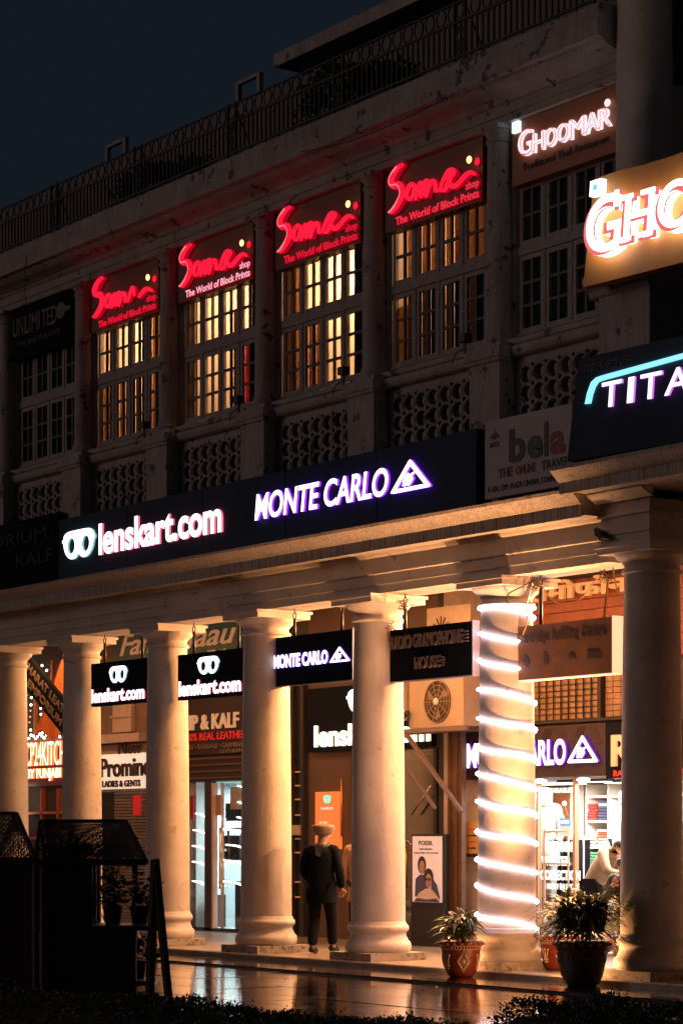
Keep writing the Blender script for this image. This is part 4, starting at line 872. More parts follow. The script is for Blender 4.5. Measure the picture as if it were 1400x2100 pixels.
MB().tube([(-6.20, 3.2, .78), (-6.20, 3.2, 1.42)], .02, 8).tube([(-6.2, 3.2, .84), (-6.2, 3.31, .84)], .012, 6).tube([(-6.2, 3.2, 1.36), (-6.2, 3.31, 1.36)], .012, 6).tube([(-7.85, 3.2, 1.6), (-7.85, 3.2, 2.5)], .018, 8).obj('handle', mat('brass_handle'), gd)
MB().tube([(-6.25, 3.23, 1.50), (-5.80, 3.23, 1.50)], .012, 6).tube([(-6.3, 3.22, 1.62), (-5.95, 3.22, 1.35)], .014, 6).tube([(-6.10, 3.22, 1.92), (-5.62, 3.22, 2.35)], .016, 6).obj('rail', mat('steel_rail', (.6, .5, .42), .25, .9), gd)
# light box with two models
t = thing('advert_stand', 'upright advert lightbox showing two women on pale ground, black frame', 'advert', (-5.2, 2.85, 0))
MB().box(-5.62, -4.82, 2.85, 2.93, .05, 1.63).box(-5.58, -4.86, 2.80, 2.98, 0, .05).obj('frame', BLK2, t)
MB().box(-5.57, -4.88, 2.835, 2.849, .64, 1.60).obj('poster', mat('pale_poster', (.75, .66, .66), .5, emit=(1, .72, .66), es=.30), t)
dkp = mat('poster_black', (.03, .025, .03), .5); skp = mat('poster_skin', (.42, .24, .17), .5, emit=(1, .5, .35), es=.05); bup = mat('poster_blue', (.07, .07, .17), .5)
text('FOSSIL', -5.42, -5.08, 1.47, 1.535, 2.834, t, dkp, .02, .004); text('NEW SEASON', -5.40, -5.10, 1.40, 1.425, 2.834, t, dkp, .02, .003); text('DISCOVER THE RANGE', -5.52, -4.96, 1.345, 1.37, 2.834, t, dkp, .02, .003)
def flat(P_, m, y, nm='print'):
    xs = [p[0] for p in P_]; zs = [p[1] for p in P_]
    fit_mesh(shape2d([P_], .002), min(xs), max(xs), min(zs), max(zs), y, 1, 0, nm, [m], t)
def ell(cx_, cz_, rx, rz, n=18): return [(cx_ + rx * cos(a), cz_ + rz * sin(a)) for a in np.linspace(0, 2 * pi, n + 1)[:-1]]
flat(ell(-5.34, 1.18, .10, .13), dkp, 2.832); flat(ell(-5.335, 1.15, .062, .095), skp, 2.829)
flat([(-5.50, .72), (-5.48, .98), (-5.38, 1.04), (-5.28, 1.04), (-5.18, .9), (-5.1, .7)], bup, 2.826)
flat(ell(-5.17, 1.0, .115, .135), dkp, 2.823); flat(ell(-5.165, .95, .072, .105), skp, 2.820)
flat([(-5.50, .66), (-5.38, .78), (-5.22, .84), (-5.1, .84), (-4.98, .78), (-4.9, .66)], mat('poster_white', (.7, .6, .6), .5), 2.817)
flat([(-5.52, .645), (-5.42, .70), (-5.2, .68), (-4.98, .70), (-4.89, .645)], bup, 2.814)
flat([(-5.10, .84), (-5.05, .98), (-4.96, .9), (-4.89, .72), (-4.89, .68), (-5.0, .78)], bup, 2.811)
for q in (-5.20, -5.13): flat(ell(q, .975, .028, .022), dkp, 2.808)
for q in (-5.36, -5.31): flat(ell(q, 1.165, .013, .006, 8), dkp, 2.826)
flat(ell(-5.335, 1.09, .018, .007, 8), mat('poster_lip', (.2, .05, .05), .5), 2.825); flat(ell(-5.165, .89, .02, .008, 8), mat('poster_lip'), 2.817)
# outdoor fan unit, its bracket and neighbours
ac = thing('air_conditioner', 'cream outdoor air conditioner unit with round fan grille on a bracket', 'air conditioner', (-4.8, 2.7, 3.15))
ACM = mat('cream_metal', (.50, .39, .29), .5, noise=.15, nscale=6)
MB().box(-5.42, -4.16, 2.66, 3.02, 3.17, 3.88).obj('casing', ACM, ac)
MB().lathe((0, 0, 0), [(.30, 0), (.30, .012)], 28).obj('fan_opening', mat('dark_fan_well', (.045, .028, .02), .6), ac)
o = ac.children[-1]; o.rotation_euler = (pi / 2, 0, 0)
for v in o.data.vertices: v.co = v.co + org(ac)
o.location = (-4.74 + 4.8, 2.66 - 2.7, 3.53 - 3.15)
fb = MB()
for i in range(10):
    a = i * pi / 5; fb.bar((-4.74, 2.635, 3.53), (-4.74 + .305 * cos(a), 2.635, 3.53 + .305 * sin(a)), .008)
for r in (.10, .17, .235, .30): fb.tube([(-4.74 + r * cos(a), 2.635, 3.53 + r * sin(a)) for a in np.linspace(0, 2 * pi, 25)], .005, 5)
fb.obj('fan_guard', mat('guard_wire', (.4, .3, .22), .4, .5), ac)
for i in range(3):
    a = i * 2.094 + .4; MB().add([(-4.74, 2.65, 3.53), (-4.74 + .25 * cos(a - .35), 2.652, 3.53 + .25 * sin(a - .35)), (-4.74 + .27 * cos(a + .1), 2.645, 3.53 + .27 * sin(a + .1)), (-4.74 + .2 * cos(a + .45), 2.64, 3.53 + .2 * sin(a + .45))], [(0, 1, 2, 3)]).obj('fan_blade', mat('fan_blade_brown', (.30, .20, .14), .5), ac)
MB().ball((-4.74, 2.62, 3.53), .055, 1, .5, 1).obj('hub', mat('hub_white', (.85, .8, .75), .4), ac)
br = MB().box(-6.1, -4.05, 2.62, 2.68, 3.10, 3.16).box(-6.1, -4.05, 2.98, 3.04, 3.10, 3.16).bar((-5.45, 2.62, 3.10), (-4.15, 2.62, 1.95), .05).bar((-5.95, 2.62, 3.10), (-4.75, 2.62, 2.0), .04)
tag(br.obj('bracket', mat('grey_bracket', (.20, .15, .14), .5, .3)), 'grey metal bracket with diagonal struts under the outdoor fan unit', 'bracket')
a2 = thing('air_conditioner', 'outdoor unit mostly hidden behind the dark bronze lettered hanging sign', 'air conditioner', (-4.5, 2.7, 4.3))
MB().box(-5.0, -4.0, 2.66, 3.02, 4.25, 4.88).obj('casing', ACM, a2); fb = MB()
for i in range(12):
    a = i * pi / 6; fb.bar((-4.65, 2.64, 4.55), (-4.65 + .2 * cos(a), 2.64, 4.55 + .2 * sin(a)), .012)
fb.lathe((0, 0, 0), [(0.001, 0), (.001, .001)], 4).obj('fan_guard', mat('dark_fan_well'), a2)
tag(MB().box(-6.05, -5.56, 2.72, 3.05, 3.32, 3.92).box(-6.03, -5.58, 2.70, 2.719, 3.34, 3.90).obj('utility_box', mat('cream_box', (.50, .38, .28), .6, noise=.2)), 'plain cream utility box left of the fan unit', 'box')
tag(MB().tube([(-5.9, 2.6, 3.22), (-5.5, 2.6, 3.30), (-5.35, 2.6, 3.42), (-5.38, 2.6, 3.2)], .02, 6).ball((-5.40, 2.6, 3.38), .05).obj('pipe', BLK2), 'black pipe joint beside the fan unit', 'pipe')
bp(MB().box(-4.93, -4.60, 2.98, 3.06, 0, 3.1).box(-4.88, -4.84, 2.95, 2.979, 0, 3.1).box(-4.72, -4.68, 2.95, 2.979, 0, 3.1), 'timber_post', mat('brown_timber', (.13, .065, .035), .6, noise=.4, nscale=12, streak=.5))
yp = thing('notice_board', 'yellow printed notice with rows of dots on white wall left of lit column', 'notice', (-4.65, 3.2, 1.3))
MB().box(-4.80, -4.48, 3.18, 3.2, 1.30, 1.82).obj('board', mat('yellow_notice', (.65, .42, .14), .5), yp); MB().box(-4.80, -4.48, 3.17, 3.179, 1.30, 1.35).obj('band', dkp, yp)
for i in range(4): MB().ball((-4.70, 3.178, 1.70 - i * .09), .018, 1, .2, 1).box(-4.66, -4.52, 3.176, 3.179, 1.69 - i * .09, 1.71 - i * .09).obj('printed_row', dkp if i % 2 else mat('red_letter'), yp)
# inner sign over the clothes shop
t = thing('clothes_shop_sign', 'dark ribbed inner sign with purple edged words and triangle over the bright shop', 'sign', (-3.3, 3.2, 2.42))
MB().box(-4.93, -1.80, 3.22, 3.29, 2.42, 3.13).obj('board', mat('ribbed_dark_board', (.035, .022, .024), .45), t)
rb_ = MB()
for i in range(9):
    for q in range(6):
        x = -4.8 + i * .34; s_ = 1 if i % 2 else -1
        rb_.bar((x + q * .03 - s_ * .08, 3.217, 2.46 + .02 * q), (x + q * .03 + s_ * .08, 3.217, 2.70 + .02 * q), .008).bar((x + q * .03 - s_ * .08, 3.217, 2.86), (x + q * .03 + s_ * .08, 3.217, 3.10), .008)
rb_.obj('ribs', mat('rib_bronze', (.10, .055, .045), .4, .3), t, kind='stuff')
text('MONTE CARLO', -4.72, -2.56, 2.58, 2.94, 3.20, t, [E_W, E_PUR], .03, .03); tri_logo(-2.52, -1.90, 2.60, 2.97, 3.20, t, [E_W, E_PUR], .03)
t = thing('gramophone_shop_sign', 'black shop sign with big cream capital R and small red words, partly behind dark column', 'sign', (-.6, 3.2, 2.4))
MB().box(-1.78, .5, 3.21, 3.29, 2.38, 3.12).obj('board', BLK, t)
text('RGH', -1.63, -.3, 2.53, 2.96, 3.19, t, mat('warm_cream_letter', (.8, .55, .33), .5, emit=(1, .5, .22), es=.55), .03, .03); text('RADIO GRAMOPHONE HOUSE', -1.60, .3, 2.40, 2.48, 3.19, t, mat('red_glow_letter', (.6, .03, .02), .5, emit=(1, .05, .02), es=.9), .02, .01)
# timber cladding with hindi letters and the barred window
cl = thing('timber_sign', 'reddish brown slatted timber sign with raised cream Hindi letters high under arcade', 'sign', (-2.4, 3.2, 3.95))
cwm = MB().box(0, 4.1, -.02, .02, 0, .135).mesh('plank', mat('red_brown_timber', (.30, .07, .022), .5, noise=.4, nscale=8, streak=.3))
for i in range(8):
    o = link('plank', cwm, cl, (-3.55 + 2.4, .03, 3.96 - 3.95 + i * .145)); 
text('ग्रामोफोन', -3.75, -1.25, 4.78, 5.12, 3.17, cl, mat('yellow_cream_letter', (.8, .50, .20), .5, emit=(1, .5, .18), es=.25), .03, .05)
gw = bp(MB().box(-3.45, -3.38, 3.2, 3.299, 3.16, 3.92).box(-1.95, -1.88, 3.2, 3.299, 3.16, 3.92).box(-3.38, -1.95, 3.2, 3.299, 3.85, 3.92).box(-3.38, -1.95, 3.2, 3.299, 3.16, 3.2).box(-1.0, -.93, 3.2, 3.299, 3.16, 3.92).box(-1.88, -1.0, 3.2, 3.299, 3.16, 3.2), 'barred_window', mat('dark_brown_board'))
pm_ = MB().box(.004, .146, 0, .01, .004, .076).mesh('pane', mat('warm_tile_pane', (.42, .25, .13), .35, noise=.5, nscale=4))
for i in range(9):
    for j in range(8): link('pane', pm_, gw, (-3.36 + i * .155 + 4, 3.27 - 1, 3.21 + j * .08))
for i in range(5):
    for j in range(8): link('pane', pm_, gw, (-1.86 + i * .155 + 4, 3.27 - 1, 3.21 + j * .08))
gb = MB()
for i in range(10): gb.box(-3.37 + i * .155, -3.355 + i * .155, 3.235, 3.25, 3.2, 3.85)
for j in range(9): gb.box(-3.38, -1.95, 3.252, 3.262, 3.202 + j * .08, 3.21 + j * .08)
gb.obj('bars', IRON, gw)
# clothes shop window, door, shelves, stock
wd = thing('shop_window', 'bright clothes shop window and glass door with white lettering', 'window', (-3.5, 3.3, 0))
MB().box(-4.54, -3.30, 3.31, 3.318, .05, 2.40).obj('pane', GLD, wd); MB().box(-3.26, -2.52, 3.31, 3.318, .05, 2.38).obj('door_pane', GLD, wd)
MB().box(-4.56, -4.50, 3.27, 3.34, 0, 2.41).box(-3.30, -3.26, 3.27, 3.34, 0, 2.41).box(-2.52, -2.48, 3.27, 3.34, 0, 2.41).box(-4.56, -2.48, 3.27, 3.34, 0, .06).obj('frame', mat('tan_frame', (.55, .36, .24), .4, .3), wd)
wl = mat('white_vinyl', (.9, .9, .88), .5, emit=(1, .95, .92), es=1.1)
text('AUTUMN', -3.18, -2.57, 1.38, 1.53, 3.30, wd, wl, .03, .004); text('WINTER', -3.22, -2.62, 1.19, 1.32, 3.30, wd, wl, .03, .004); text('COLLECTION', -3.24, -2.40, .99, 1.13, 3.30, wd, wl, .03, .004); text('NOW IN STORE', -3.10, -2.42, .86, .945, 3.30, wd, wl, .02, .004); text('OF WEARABLES', -3.3, -2.55, 2.20, 2.27, 3.30, wd, wl, .02, .004)
MB().tube(smooth_pts([(-3.08, 3.24, .1), (-3.08, 3.24, 1.55), (-3.0, 3.24, 1.66), (-2.58, 3.24, 1.66)], 6), .018, 8).tube([(-2.58, 3.24, 1.66), (-2.58, 3.24, .1)], .012, 8).tube([(-3.08, 3.24, 1.22), (-2.56, 3.24, 1.22)], .016, 8).tube([(-3.1, 3.24, .66), (-2.54, 3.24, .66)], .024, 8).obj('handle', mat('pale_rail', (.85, .72, .62), .3, .4), wd)
tg = thing('hanging_tag', 'blue and white open tag hanging from a knob on the shop door', 'tag', (-2.6, 3.2, 1.6))
MB().box(-2.74, -2.53, 3.225, 3.235, 1.60, 1.74).obj('tag_bottom', mat('tag_white', (.8, .8, .82), .5, emit=(1, 1, 1), es=.4), tg); MB().box(-2.74, -2.53, 3.224, 3.236, 1.741, 1.85).obj('tag_top', mat('tag_blue', (.1, .35, .75), .5, emit=(.2, .5, 1), es=.5), tg)
text('OPEN', -2.72, -2.55, 1.77, 1.82, 3.223, tg, wl, .02, .003); MB().tube([(-2.72, 3.23, 1.85), (-2.64, 3.23, 2.02), (-2.56, 3.23, 1.85)], .004, 5).obj('string', mat('tan_frame'), tg); MB().ball((-2.64, 3.22, 2.05), .035).obj('knob', wl, tg)
WP = mat('orange_wood_panel', (.26, .085, .025), .45, noise=.4, nscale=7, streak=.5)
bp(MB().box(-5.0, -4.22, 4.8, 4.86, .02, 2.32), 'wood_partition', WP)
bp(MB().box(-4.21, -4.13, 4.7, 4.9, .02, 2.4), 'shop_pillar', mat('white_wall'))
SHW = mat('white_shelf', (.8, .76, .72), .5)
shf = thing('shelf_unit', 'white wall shelves full of folded clothes behind the shop door', 'shelf', (-2.9, 5.2, 0))
sx0, sx1, sy = -4.10, -1.70, 4.9
for z in (.02, .60, 1.05, 1.42, 1.80, 2.16): MB().box(sx0, sx1, sy, sy + .4, z, z + .03).obj('shelf', SHW, shf)
for i in range(6): MB().box(sx0 + i * .475, sx0 + i * .475 + .025, sy + .002, sy + .4, .05, 2.36).obj('divider', SHW, shf)
cols = [(.5, .03, .03), (.03, .04, .1), (.6, .5, .4), (.06, .25, .12), (.25, .25, .28), (.02, .02, .025), (.7, .65, .6), (.35, .08, .03), (.12, .16, .3)]
garm = [mat('folded_cloth_%s' % w_, c_, .8, noise=.2) for w_, c_ in zip(('red', 'navy', 'sand', 'green', 'grey', 'black', 'cream', 'rust', 'blue'), cols)]
gmesh = []
for g_ in garm:
    b = MB(); b.prof([(-.15, .004), (-.165, .015), (-.165, .03), (-.15, .04), (.15, .04), (.15, .004)], -.095, .095); gmesh.append(b.mesh('garment', g_))
names = 'red navy sand green grey black cream rust blue'.split()
for sh_, z in enumerate((.63, 1.08, 1.45, 1.83)):
    for i in range(5):
        for h in range(2):
            ci = (i * 2 + h + sh_ * 3) % 9; x = sx0 + .13 + i * .475 + h * .22
            st_ = thing('clothes_stack', 'folded %s clothes, %s of shelf %s, %s compartment' % (names[ci], ['left', 'right'][h] + ' stack', ['one, lowest', 'two', 'three', 'four, highest'][sh_], ['leftmost', 'second', 'middle', 'fourth', 'rightmost'][i]), 'clothes', (x, sy + .18, z), 'stacks of folded clothes on the shop shelves')
            for q in range(random.randint(4, 7)):
                o = link('garment', gmesh[ci if random.random() < .75 else 6], st_, (random.uniform(-.012, .012), random.uniform(-.02, .01), q * .041)); o.rotation_euler = (0, 0, random.uniform(-.06, .06))
rk = thing('clothes_rail', 'rail of dark trousers hanging behind the lettered glass door', 'clothes rail', (-3.8, 4.3, .02))
MB().tube([(-4.12, 4.3, .02), (-4.12, 4.3, 1.62), (-3.46, 4.3, 1.62), (-3.46, 4.3, .02)], .014, 8).obj('rail', ST, rk)
for q in range(9):
    x = -4.08 + q * .073; gq = MB().tube([(x, 4.3, 1.60), (x, 4.3, 1.56)], .005, 5).prof([(4.16, 1.55), (4.44, 1.55), (4.42, .62 + .05 * (q % 3)), (4.18, .60 + .05 * (q % 3))], x - .022, x + .022)
    gq.obj('trousers', (DKC, mat('dark_denim', (.03, .04, .08), .9), DKT)[q % 3], rk)

# ------------------------------------------------------------------ people
def skin_mesh(verts, edges, radii, mats, name, parent, sub=2, matfn=None):
    me = bpy.data.meshes.new(name); me.from_pydata(verts, edges, []); o = bpy.data.objects.new('tmp', me); COL.objects.link(o)
    sk = o.modifiers.new('s', 'SKIN'); sk.use_smooth_shade = True
    for i, r in enumerate(radii):
        v = me.skin_vertices[0].data[i]; v.radius = (r, r) if not isinstance(r, tuple) else r; v.use_root = (i == 0)
    ss = o.modifiers.new('u', 'SUBSURF'); ss.levels = sub; ss.render_levels = sub
    dg = bpy.context.evaluated_depsgraph_get(); dg.update(); m2 = bpy.data.meshes.new_from_object(o.evaluated_get(dg)); bpy.data.objects.remove(o)
    m2.materials.clear()
    for m in (mats if isinstance(mats, (list, tuple)) else [mats]): m2.materials.append(m)
    for p in m2.polygons: p.use_smooth = True
    return link(name, m2, parent)
SKIN = mat('skin', (.36, .19, .11), .5, noise=.1); HAIR = mat('black_hair', (.015, .012, .01), .5, noise=.3, bump=.5, bscale=90)
def chain(parent, pts, radii, m, name, sub=2): return skin_mesh([tuple(p) for p in pts], [(i, i + 1) for i in range(len(pts) - 1)], radii, m, name, parent, sub)
class Fig:
    """all joints are given in the figure's own frame: x right, y forward, z up; turned by yaw and set at loc"""
    def __init__(s, label, loc, yaw, cat='person', name='person', group=None):
        s.t = thing(name, label, cat, (0, 0, 0), group); s.t.location = loc; s.t.rotation_euler = (0, 0, yaw)
    def body(s, J, m=SKIN, k=1.0):
        order = ['pelvis', 'belly', 'chest', 'neck', 'head', 'crown', 'shL', 'elL', 'wrL', 'hdL', 'shR', 'elR', 'wrR', 'hdR', 'hpL', 'knL', 'anL', 'toL', 'hpR', 'knR', 'anR', 'toR']
        E = [(0, 1), (1, 2), (2, 3), (3, 4), (4, 5), (2, 6), (6, 7), (7, 8), (8, 9), (2, 10), (10, 11), (11, 12), (12, 13), (0, 14), (14, 15), (15, 16), (16, 17), (0, 18), (18, 19), (19, 20), (20, 21)]
        R = [.13, .125, .14, .055, .085, .06, .06, .042, .028, .032, .06, .042, .028, .032, .085, .058, .04, .035, .085, .058, .04, .035]
        s.J = J; return skin_mesh([J[o_] for o_ in order], E, [r * k for r in R], m, 'body', s.t)
    def fingers(s, side):
        J = s.J; w = Vector(J['wr' + side]); h = Vector(J['hd' + side]); d = (h - w).normalized(); sd = d.cross(Vector((0, 1, 0)));
        if sd.length < .1: sd = d.cross(Vector((1, 0, 0)))
        sd.normalize(); nn = d.cross(sd)
        for i, ln in enumerate((.062, .072, .068, .052)):
            a = h + sd * (i - 1.5) * .020; chain(s.t, [a, a + d * ln * .5 + nn * .006, a + d * ln * .8 + nn * .024, a + d * ln * .95 + nn * .042], [.011, .0095, .009, .0075], SKIN, 'finger', 1)
        a = h - d * .03 + sd * .03; chain(s.t, [a, a + sd * .028 + d * .02, a + sd * .034 + d * .05], [.013, .011, .009], SKIN, 'thumb', 1)
    def face(s, hair=True):
        J = s.J; h = Vector(J['head']); c = Vector(J['crown']); up = (c - h).normalized(); f = Vector(J.get('look', (0, 1, 0))); f = (f - up * f.dot(up)).normalized(); r = f.cross(up)
        hc = h + up * .02
        MB().obox(hc + f * .098 - up * .01, r, f, up, .011, .018, .022).obj_local(s.t, 'nose', SKIN)
        for sg_ in (-1, 1):
            MB().obox(hc + f * .083 + r * sg_ * .033 + up * .02, r, f, up, .012, .004, .005).obj_local(s.t, 'eye', HAIR); MB().obox(hc + f * .086 + r * sg_ * .033 + up * .037, r, f, up, .017, .004, .004).obj_local(s.t, 'eyebrow', HAIR)
            MB().obox(hc + r * sg_ * .082 + up * .005, r, f, up, .010, .018, .028).obj_local(s.t, 'ear', SKIN)
        MB().obox(hc + f * .087 - up * .042, r, f, up, .022, .004, .005).obj_local(s.t, 'mouth', mat('lip', (.25, .08, .06), .5))
        if hair:
            b = MB(); n1, n2 = 16, 8; vs = []; fs = []
            for i in range(n2 + 1):
                th = (pi * .60) * i / n2
                for k in range(n1):
                    a = 2 * pi * k / n1; d = up * cos(th) + (f * cos(a) + r * sin(a)) * sin(th)
                    rad = .108 + .006 * sin(k * 3.1 + i * 2)
                    if cos(a) > .35 and th > pi * .30: rad = .07
                    vs.append(hc + up * .03 + d * rad)
            for i in range(n2):
                for k in range(n1): fs.append((i * n1 + k, i * n1 + (k + 1) % n1, (i + 1) * n1 + (k + 1) % n1, (i + 1) * n1 + k))
            b.add(vs, fs, 0, True).obj_local(s.t, 'hair', HAIR)
def obj_local(self, parent, name, m):
    return link(name, self.mesh(name, m), parent)
MB.obj_local = obj_local
# man with the beret-like hat, seen from behind
JA = dict(pelvis=(0, 0, .93), belly=(0, .01, 1.08), chest=(0, .0, 1.30), neck=(0, .02, 1.47), head=(0, .05, 1.57), crown=(0, .05, 1.67), shL=(-.18, 0, 1.40), elL=(-.25, -.02, 1.13), wrL=(-.20, .16, 1.0), hdL=(-.16, .22, .99),
          shR=(.18, 0, 1.40), elR=(.26, -.02, 1.13), wrR=(.25, .10, .92), hdR=(.245, .13, .84), hpL=(-.09, 0, .88), knL=(-.10, -.01, .48), anL=(-.10, -.10, .07), toL=(-.11, .05, .035), hpR=(.09, 0, .88), knR=(.11, .10, .49), anR=(.10, .16, .08), toR=(.11, .31, .035))
SHOE = mat('black_shoe', (.012, .012, .012), .4)
F = Fig('man in dark coat and pale flat round hat seen from behind, by fifth column', (-4.22, .25, 0), radians(35)); F.body(JA); F.fingers('L'); F.fingers('R')
JJ = JA
def loft(F, rings, m, name):
    n = 20; vs = []; fs = []
    for z, rx, ry, xo, yo in rings:
        for k in range(n):
            a = 2 * pi * k / n; w = 1 + .025 * sin(5 * a + z * 9); c_, s_ = cos(a), sin(a)
            vs.append((xo + .92 * rx * w * math.copysign(abs(c_) ** .85, c_), yo + ry * w * math.copysign(abs(s_) ** .85, s_), z))
    for i in range(len(rings) - 1):
        for k in range(n): fs.append((i * n + k, i * n + (k + 1) % n, (i + 1) * n + (k + 1) % n, (i + 1) * n + k))
    fs.append(tuple(range(n - 1, -1, -1))); fs.append(tuple((len(rings) - 1) * n + k for k in range(n)))
    MB().add(vs, fs, 0, True).obj_local(F.t, name, m)
def sleeve(F, J, sd, m):
    P_ = smooth_pts([Vector(J['sh' + sd]) * .75 + Vector(J['chest']) * .25 + Vector((0, 0, .01)), J['sh' + sd], J['el' + sd], J['wr' + sd]], 6); n = len(P_)
    rr = [.078 if i < 8 else .072 - .022 * (i - 8) / (n - 9) + .004 * sin(i * 2.3) for i in range(n)]
    MB().tube(P_, rr, 14).obj_local(F.t, 'sleeve', m)
def garment(F, J, top, bot, coat=True, hem=None):
    p, b, c, nk = (Vector(J[q]) for q in ('pelvis', 'belly', 'chest', 'neck')); up = (nk - p).length
    tilt = abs(nk.y - p.y) > .15
    if not tilt:
        z0 = (p.z - (.24 if coat else .06))
        loft(F, [(z0, .225, .17, p.x, p.y), (z0 + .02, .232, .175, p.x, p.y), (p.z, .215, .165, p.x, p.y), (b.z, .195, .145, b.x, b.y), (c.z - .05, .215, .15, c.x, c.y), (c.z + .06, .215, .14, c.x, c.y), (c.z + .13, .175, .11, c.x, c.y), (nk.z - .02, .085, .075, nk.x, nk.y - .01), (nk.z + .02, .07, .065, nk.x, nk.y)], top, 'coat' if coat else 'jumper')
    else:
        lst = [p + (p - b) * .35, p, b, c, nk - (nk - c) * .25]
        skin_mesh([tuple(q) for q in lst], [(0, 1), (1, 2), (2, 3), (3, 4)], [(.19, .15), (.19, .15), (.185, .15), (.20, .15), (.10, .09)], top, 'jumper', F.t)
    sleeve(F, J, 'L', top); sleeve(F, J, 'R', top)
    skin_mesh([J['pelvis'], J['hpL'], J['knL'], tuple(Vector(J['anL']) + Vector((0, 0, .03))), J['hpR'], J['knR'], tuple(Vector(J['anR']) + Vector((0, 0, .03)))], [(0, 1), (1, 2), (2, 3), (0, 4), (4, 5), (5, 6)], [.15, .115, .085, .072, .115, .085, .072], bot, 'trousers', F.t)
    for sd in 'LR':
        a, t_ = Vector(J['an' + sd]), Vector(J['to' + sd]); MB().tube([a - (t_ - a) * .35 + Vector((0, 0, -.02)), a + Vector((0, 0, -.005)), (a + t_) / 2 + Vector((0, 0, .015)), t_ + Vector((0, 0, .006)), t_ + (t_ - a) * .30], [.038, .048, .048, .042, .022], 10).obj_local(F.t, 'shoe', SHOE)
garment(F, JA, DKC, DKT)
FELT = mat('pale_felt', (.26, .20, .15), .9, noise=.15)
MB().lathe((0, .05, 1.63), [(.10, -.02), (.118, .0), (.130, .03), (.150, .065), (.158, .095), (.15, .118), (.11, .125), (.04, .118), (.005, .115)], 24).obj_local(F.t, 'hat', FELT)
MB().tube([(.10 * cos(a), .02 + .10 * sin(a), 1.47 + .02 * sin(a)) for a in np.linspace(0, 2 * pi, 17)], .035, 8).add([(-.06, -.10, 1.48), (.06, -.11, 1.48), (.04, -.15, 1.32), (-.03, -.15, 1.34)], [(0, 1, 2, 3)]).obj_local(F.t, 'scarf', mat('blue_grey_scarf', (.05, .06, .09), .9, noise=.3))
# second person mostly behind column five, tan jacket
JB = dict(JA); JB.update(elL=(-.24, .02, 1.14), wrL=(-.22, .05, .92), hdL=(-.21, .07, .84))
F = Fig('person in tan jacket and dark trousers half hidden behind fifth column', (-4.45, 1.10, 0), radians(50)); F.body(JB); F.fingers('L'); F.face()
garment(F, JB, mat('tan_jacket', (.34, .20, .11), .8, noise=.25, nscale=14, bump=.4), DKT)
# shop assistant bending forward, cream hooded sweater
JC = dict(pelvis=(0, -.05, .93), belly=(0, .04, 1.10), chest=(0, .17, 1.27), neck=(0, .29, 1.37), head=(0, .37, 1.40), crown=(0, .42, 1.49), shL=(-.18, .20, 1.33), elL=(-.27, .20, 1.07), wrL=(-.22, .24, .84), hdL=(-.21, .26, .77),
          shR=(.17, .22, 1.33), elR=(.24, .36, 1.10), wrR=(.14, .52, 1.06), hdR=(.10, .59, 1.06), hpL=(-.09, -.05, .88), knL=(-.11, 0, .48), anL=(-.12, -.05, .08), toL=(-.13, .1, .035), hpR=(.09, -.05, .88), knR=(.10, .02, .48), anR=(.1, -.02, .08), toR=(.11, .13, .035), look=(0.2, .8, -.75))
F = Fig('young dark haired man in cream hooded sweater leaning forward in shop', (-2.78, 3.95, .02), radians(-78)); F.body(JC); F.fingers('L'); F.fingers('R'); F.face()
CRM = mat('cream_sweater', (.20, .135, .09), .85, noise=.12, nscale=20, bump=.4, bscale=35)
garment(F, JC, CRM, DKT, coat=False)
MB().tube([(.09 * cos(a), .26 + .06 * sin(a), 1.375 + .05 * sin(a)) for a in np.linspace(0, 2 * pi, 17)], .032, 8).obj_local(F.t, 'hood', CRM)
MB().obox((.0, .43, 1.335), (1, 0, 0), (0, .8, -.6), (0, .6, .8), .06, .02, .045).obj_local(F.t, 'mask', mat('cream_mask', (.8, .68, .45), .8))
# seated customer in black in front of him
JD = dict(pelvis=(0, 0, .52), belly=(0, .04, .68), chest=(0, .10, .90), neck=(0, .14, 1.06), head=(0, .18, 1.15), crown=(0, .19, 1.25), shL=(-.17, .10, .99), elL=(-.24, .18, .76), wrL=(-.10, .34, .92), hdL=(-.07, .38, .97), shR=(.17, .10, .99), elR=(.24, .18, .76), wrR=(.10, .34, .90), hdR=(.07, .38, .95),
          hpL=(-.09, .03, .49), knL=(-.13, .44, .47), anL=(-.13, .40, .07), toL=(-.13, .55, .035), hpR=(.09, .03, .49), knR=(.13, .44, .47), anR=(.13, .42, .07), toR=(.13, .57, .035), look=(0, 1, -.2))
F = Fig('customer in black top seated in front of the leaning man, hands raised', (-1.80, 3.62, .02), radians(-150)); F.body(JD); F.fingers('L'); F.fingers('R'); F.face()
garment(F, JD, mat('black_top', (.014, .013, .015), .85, noise=.3), mat('pale_jeans', (.35, .38, .45), .8, noise=.2), coat=False)
st = thing('stool', 'round dark stool under the seated customer', 'stool', (-1.80, 3.62, .02)); MB().lathe((-1.80, 3.62, .36), [(.19, 0), (.2, .02), (.2, .05), (.18, .07)], 20).obj('seat', DKC, st)
for i in range(4):
    a = i * pi / 2 + .4; MB().bar((-1.80 + .12 * cos(a), 3.62 + .12 * sin(a), .36), (-1.80 + .17 * cos(a), 3.62 + .17 * sin(a), .02), .025).obj('leg', BLK2, st)
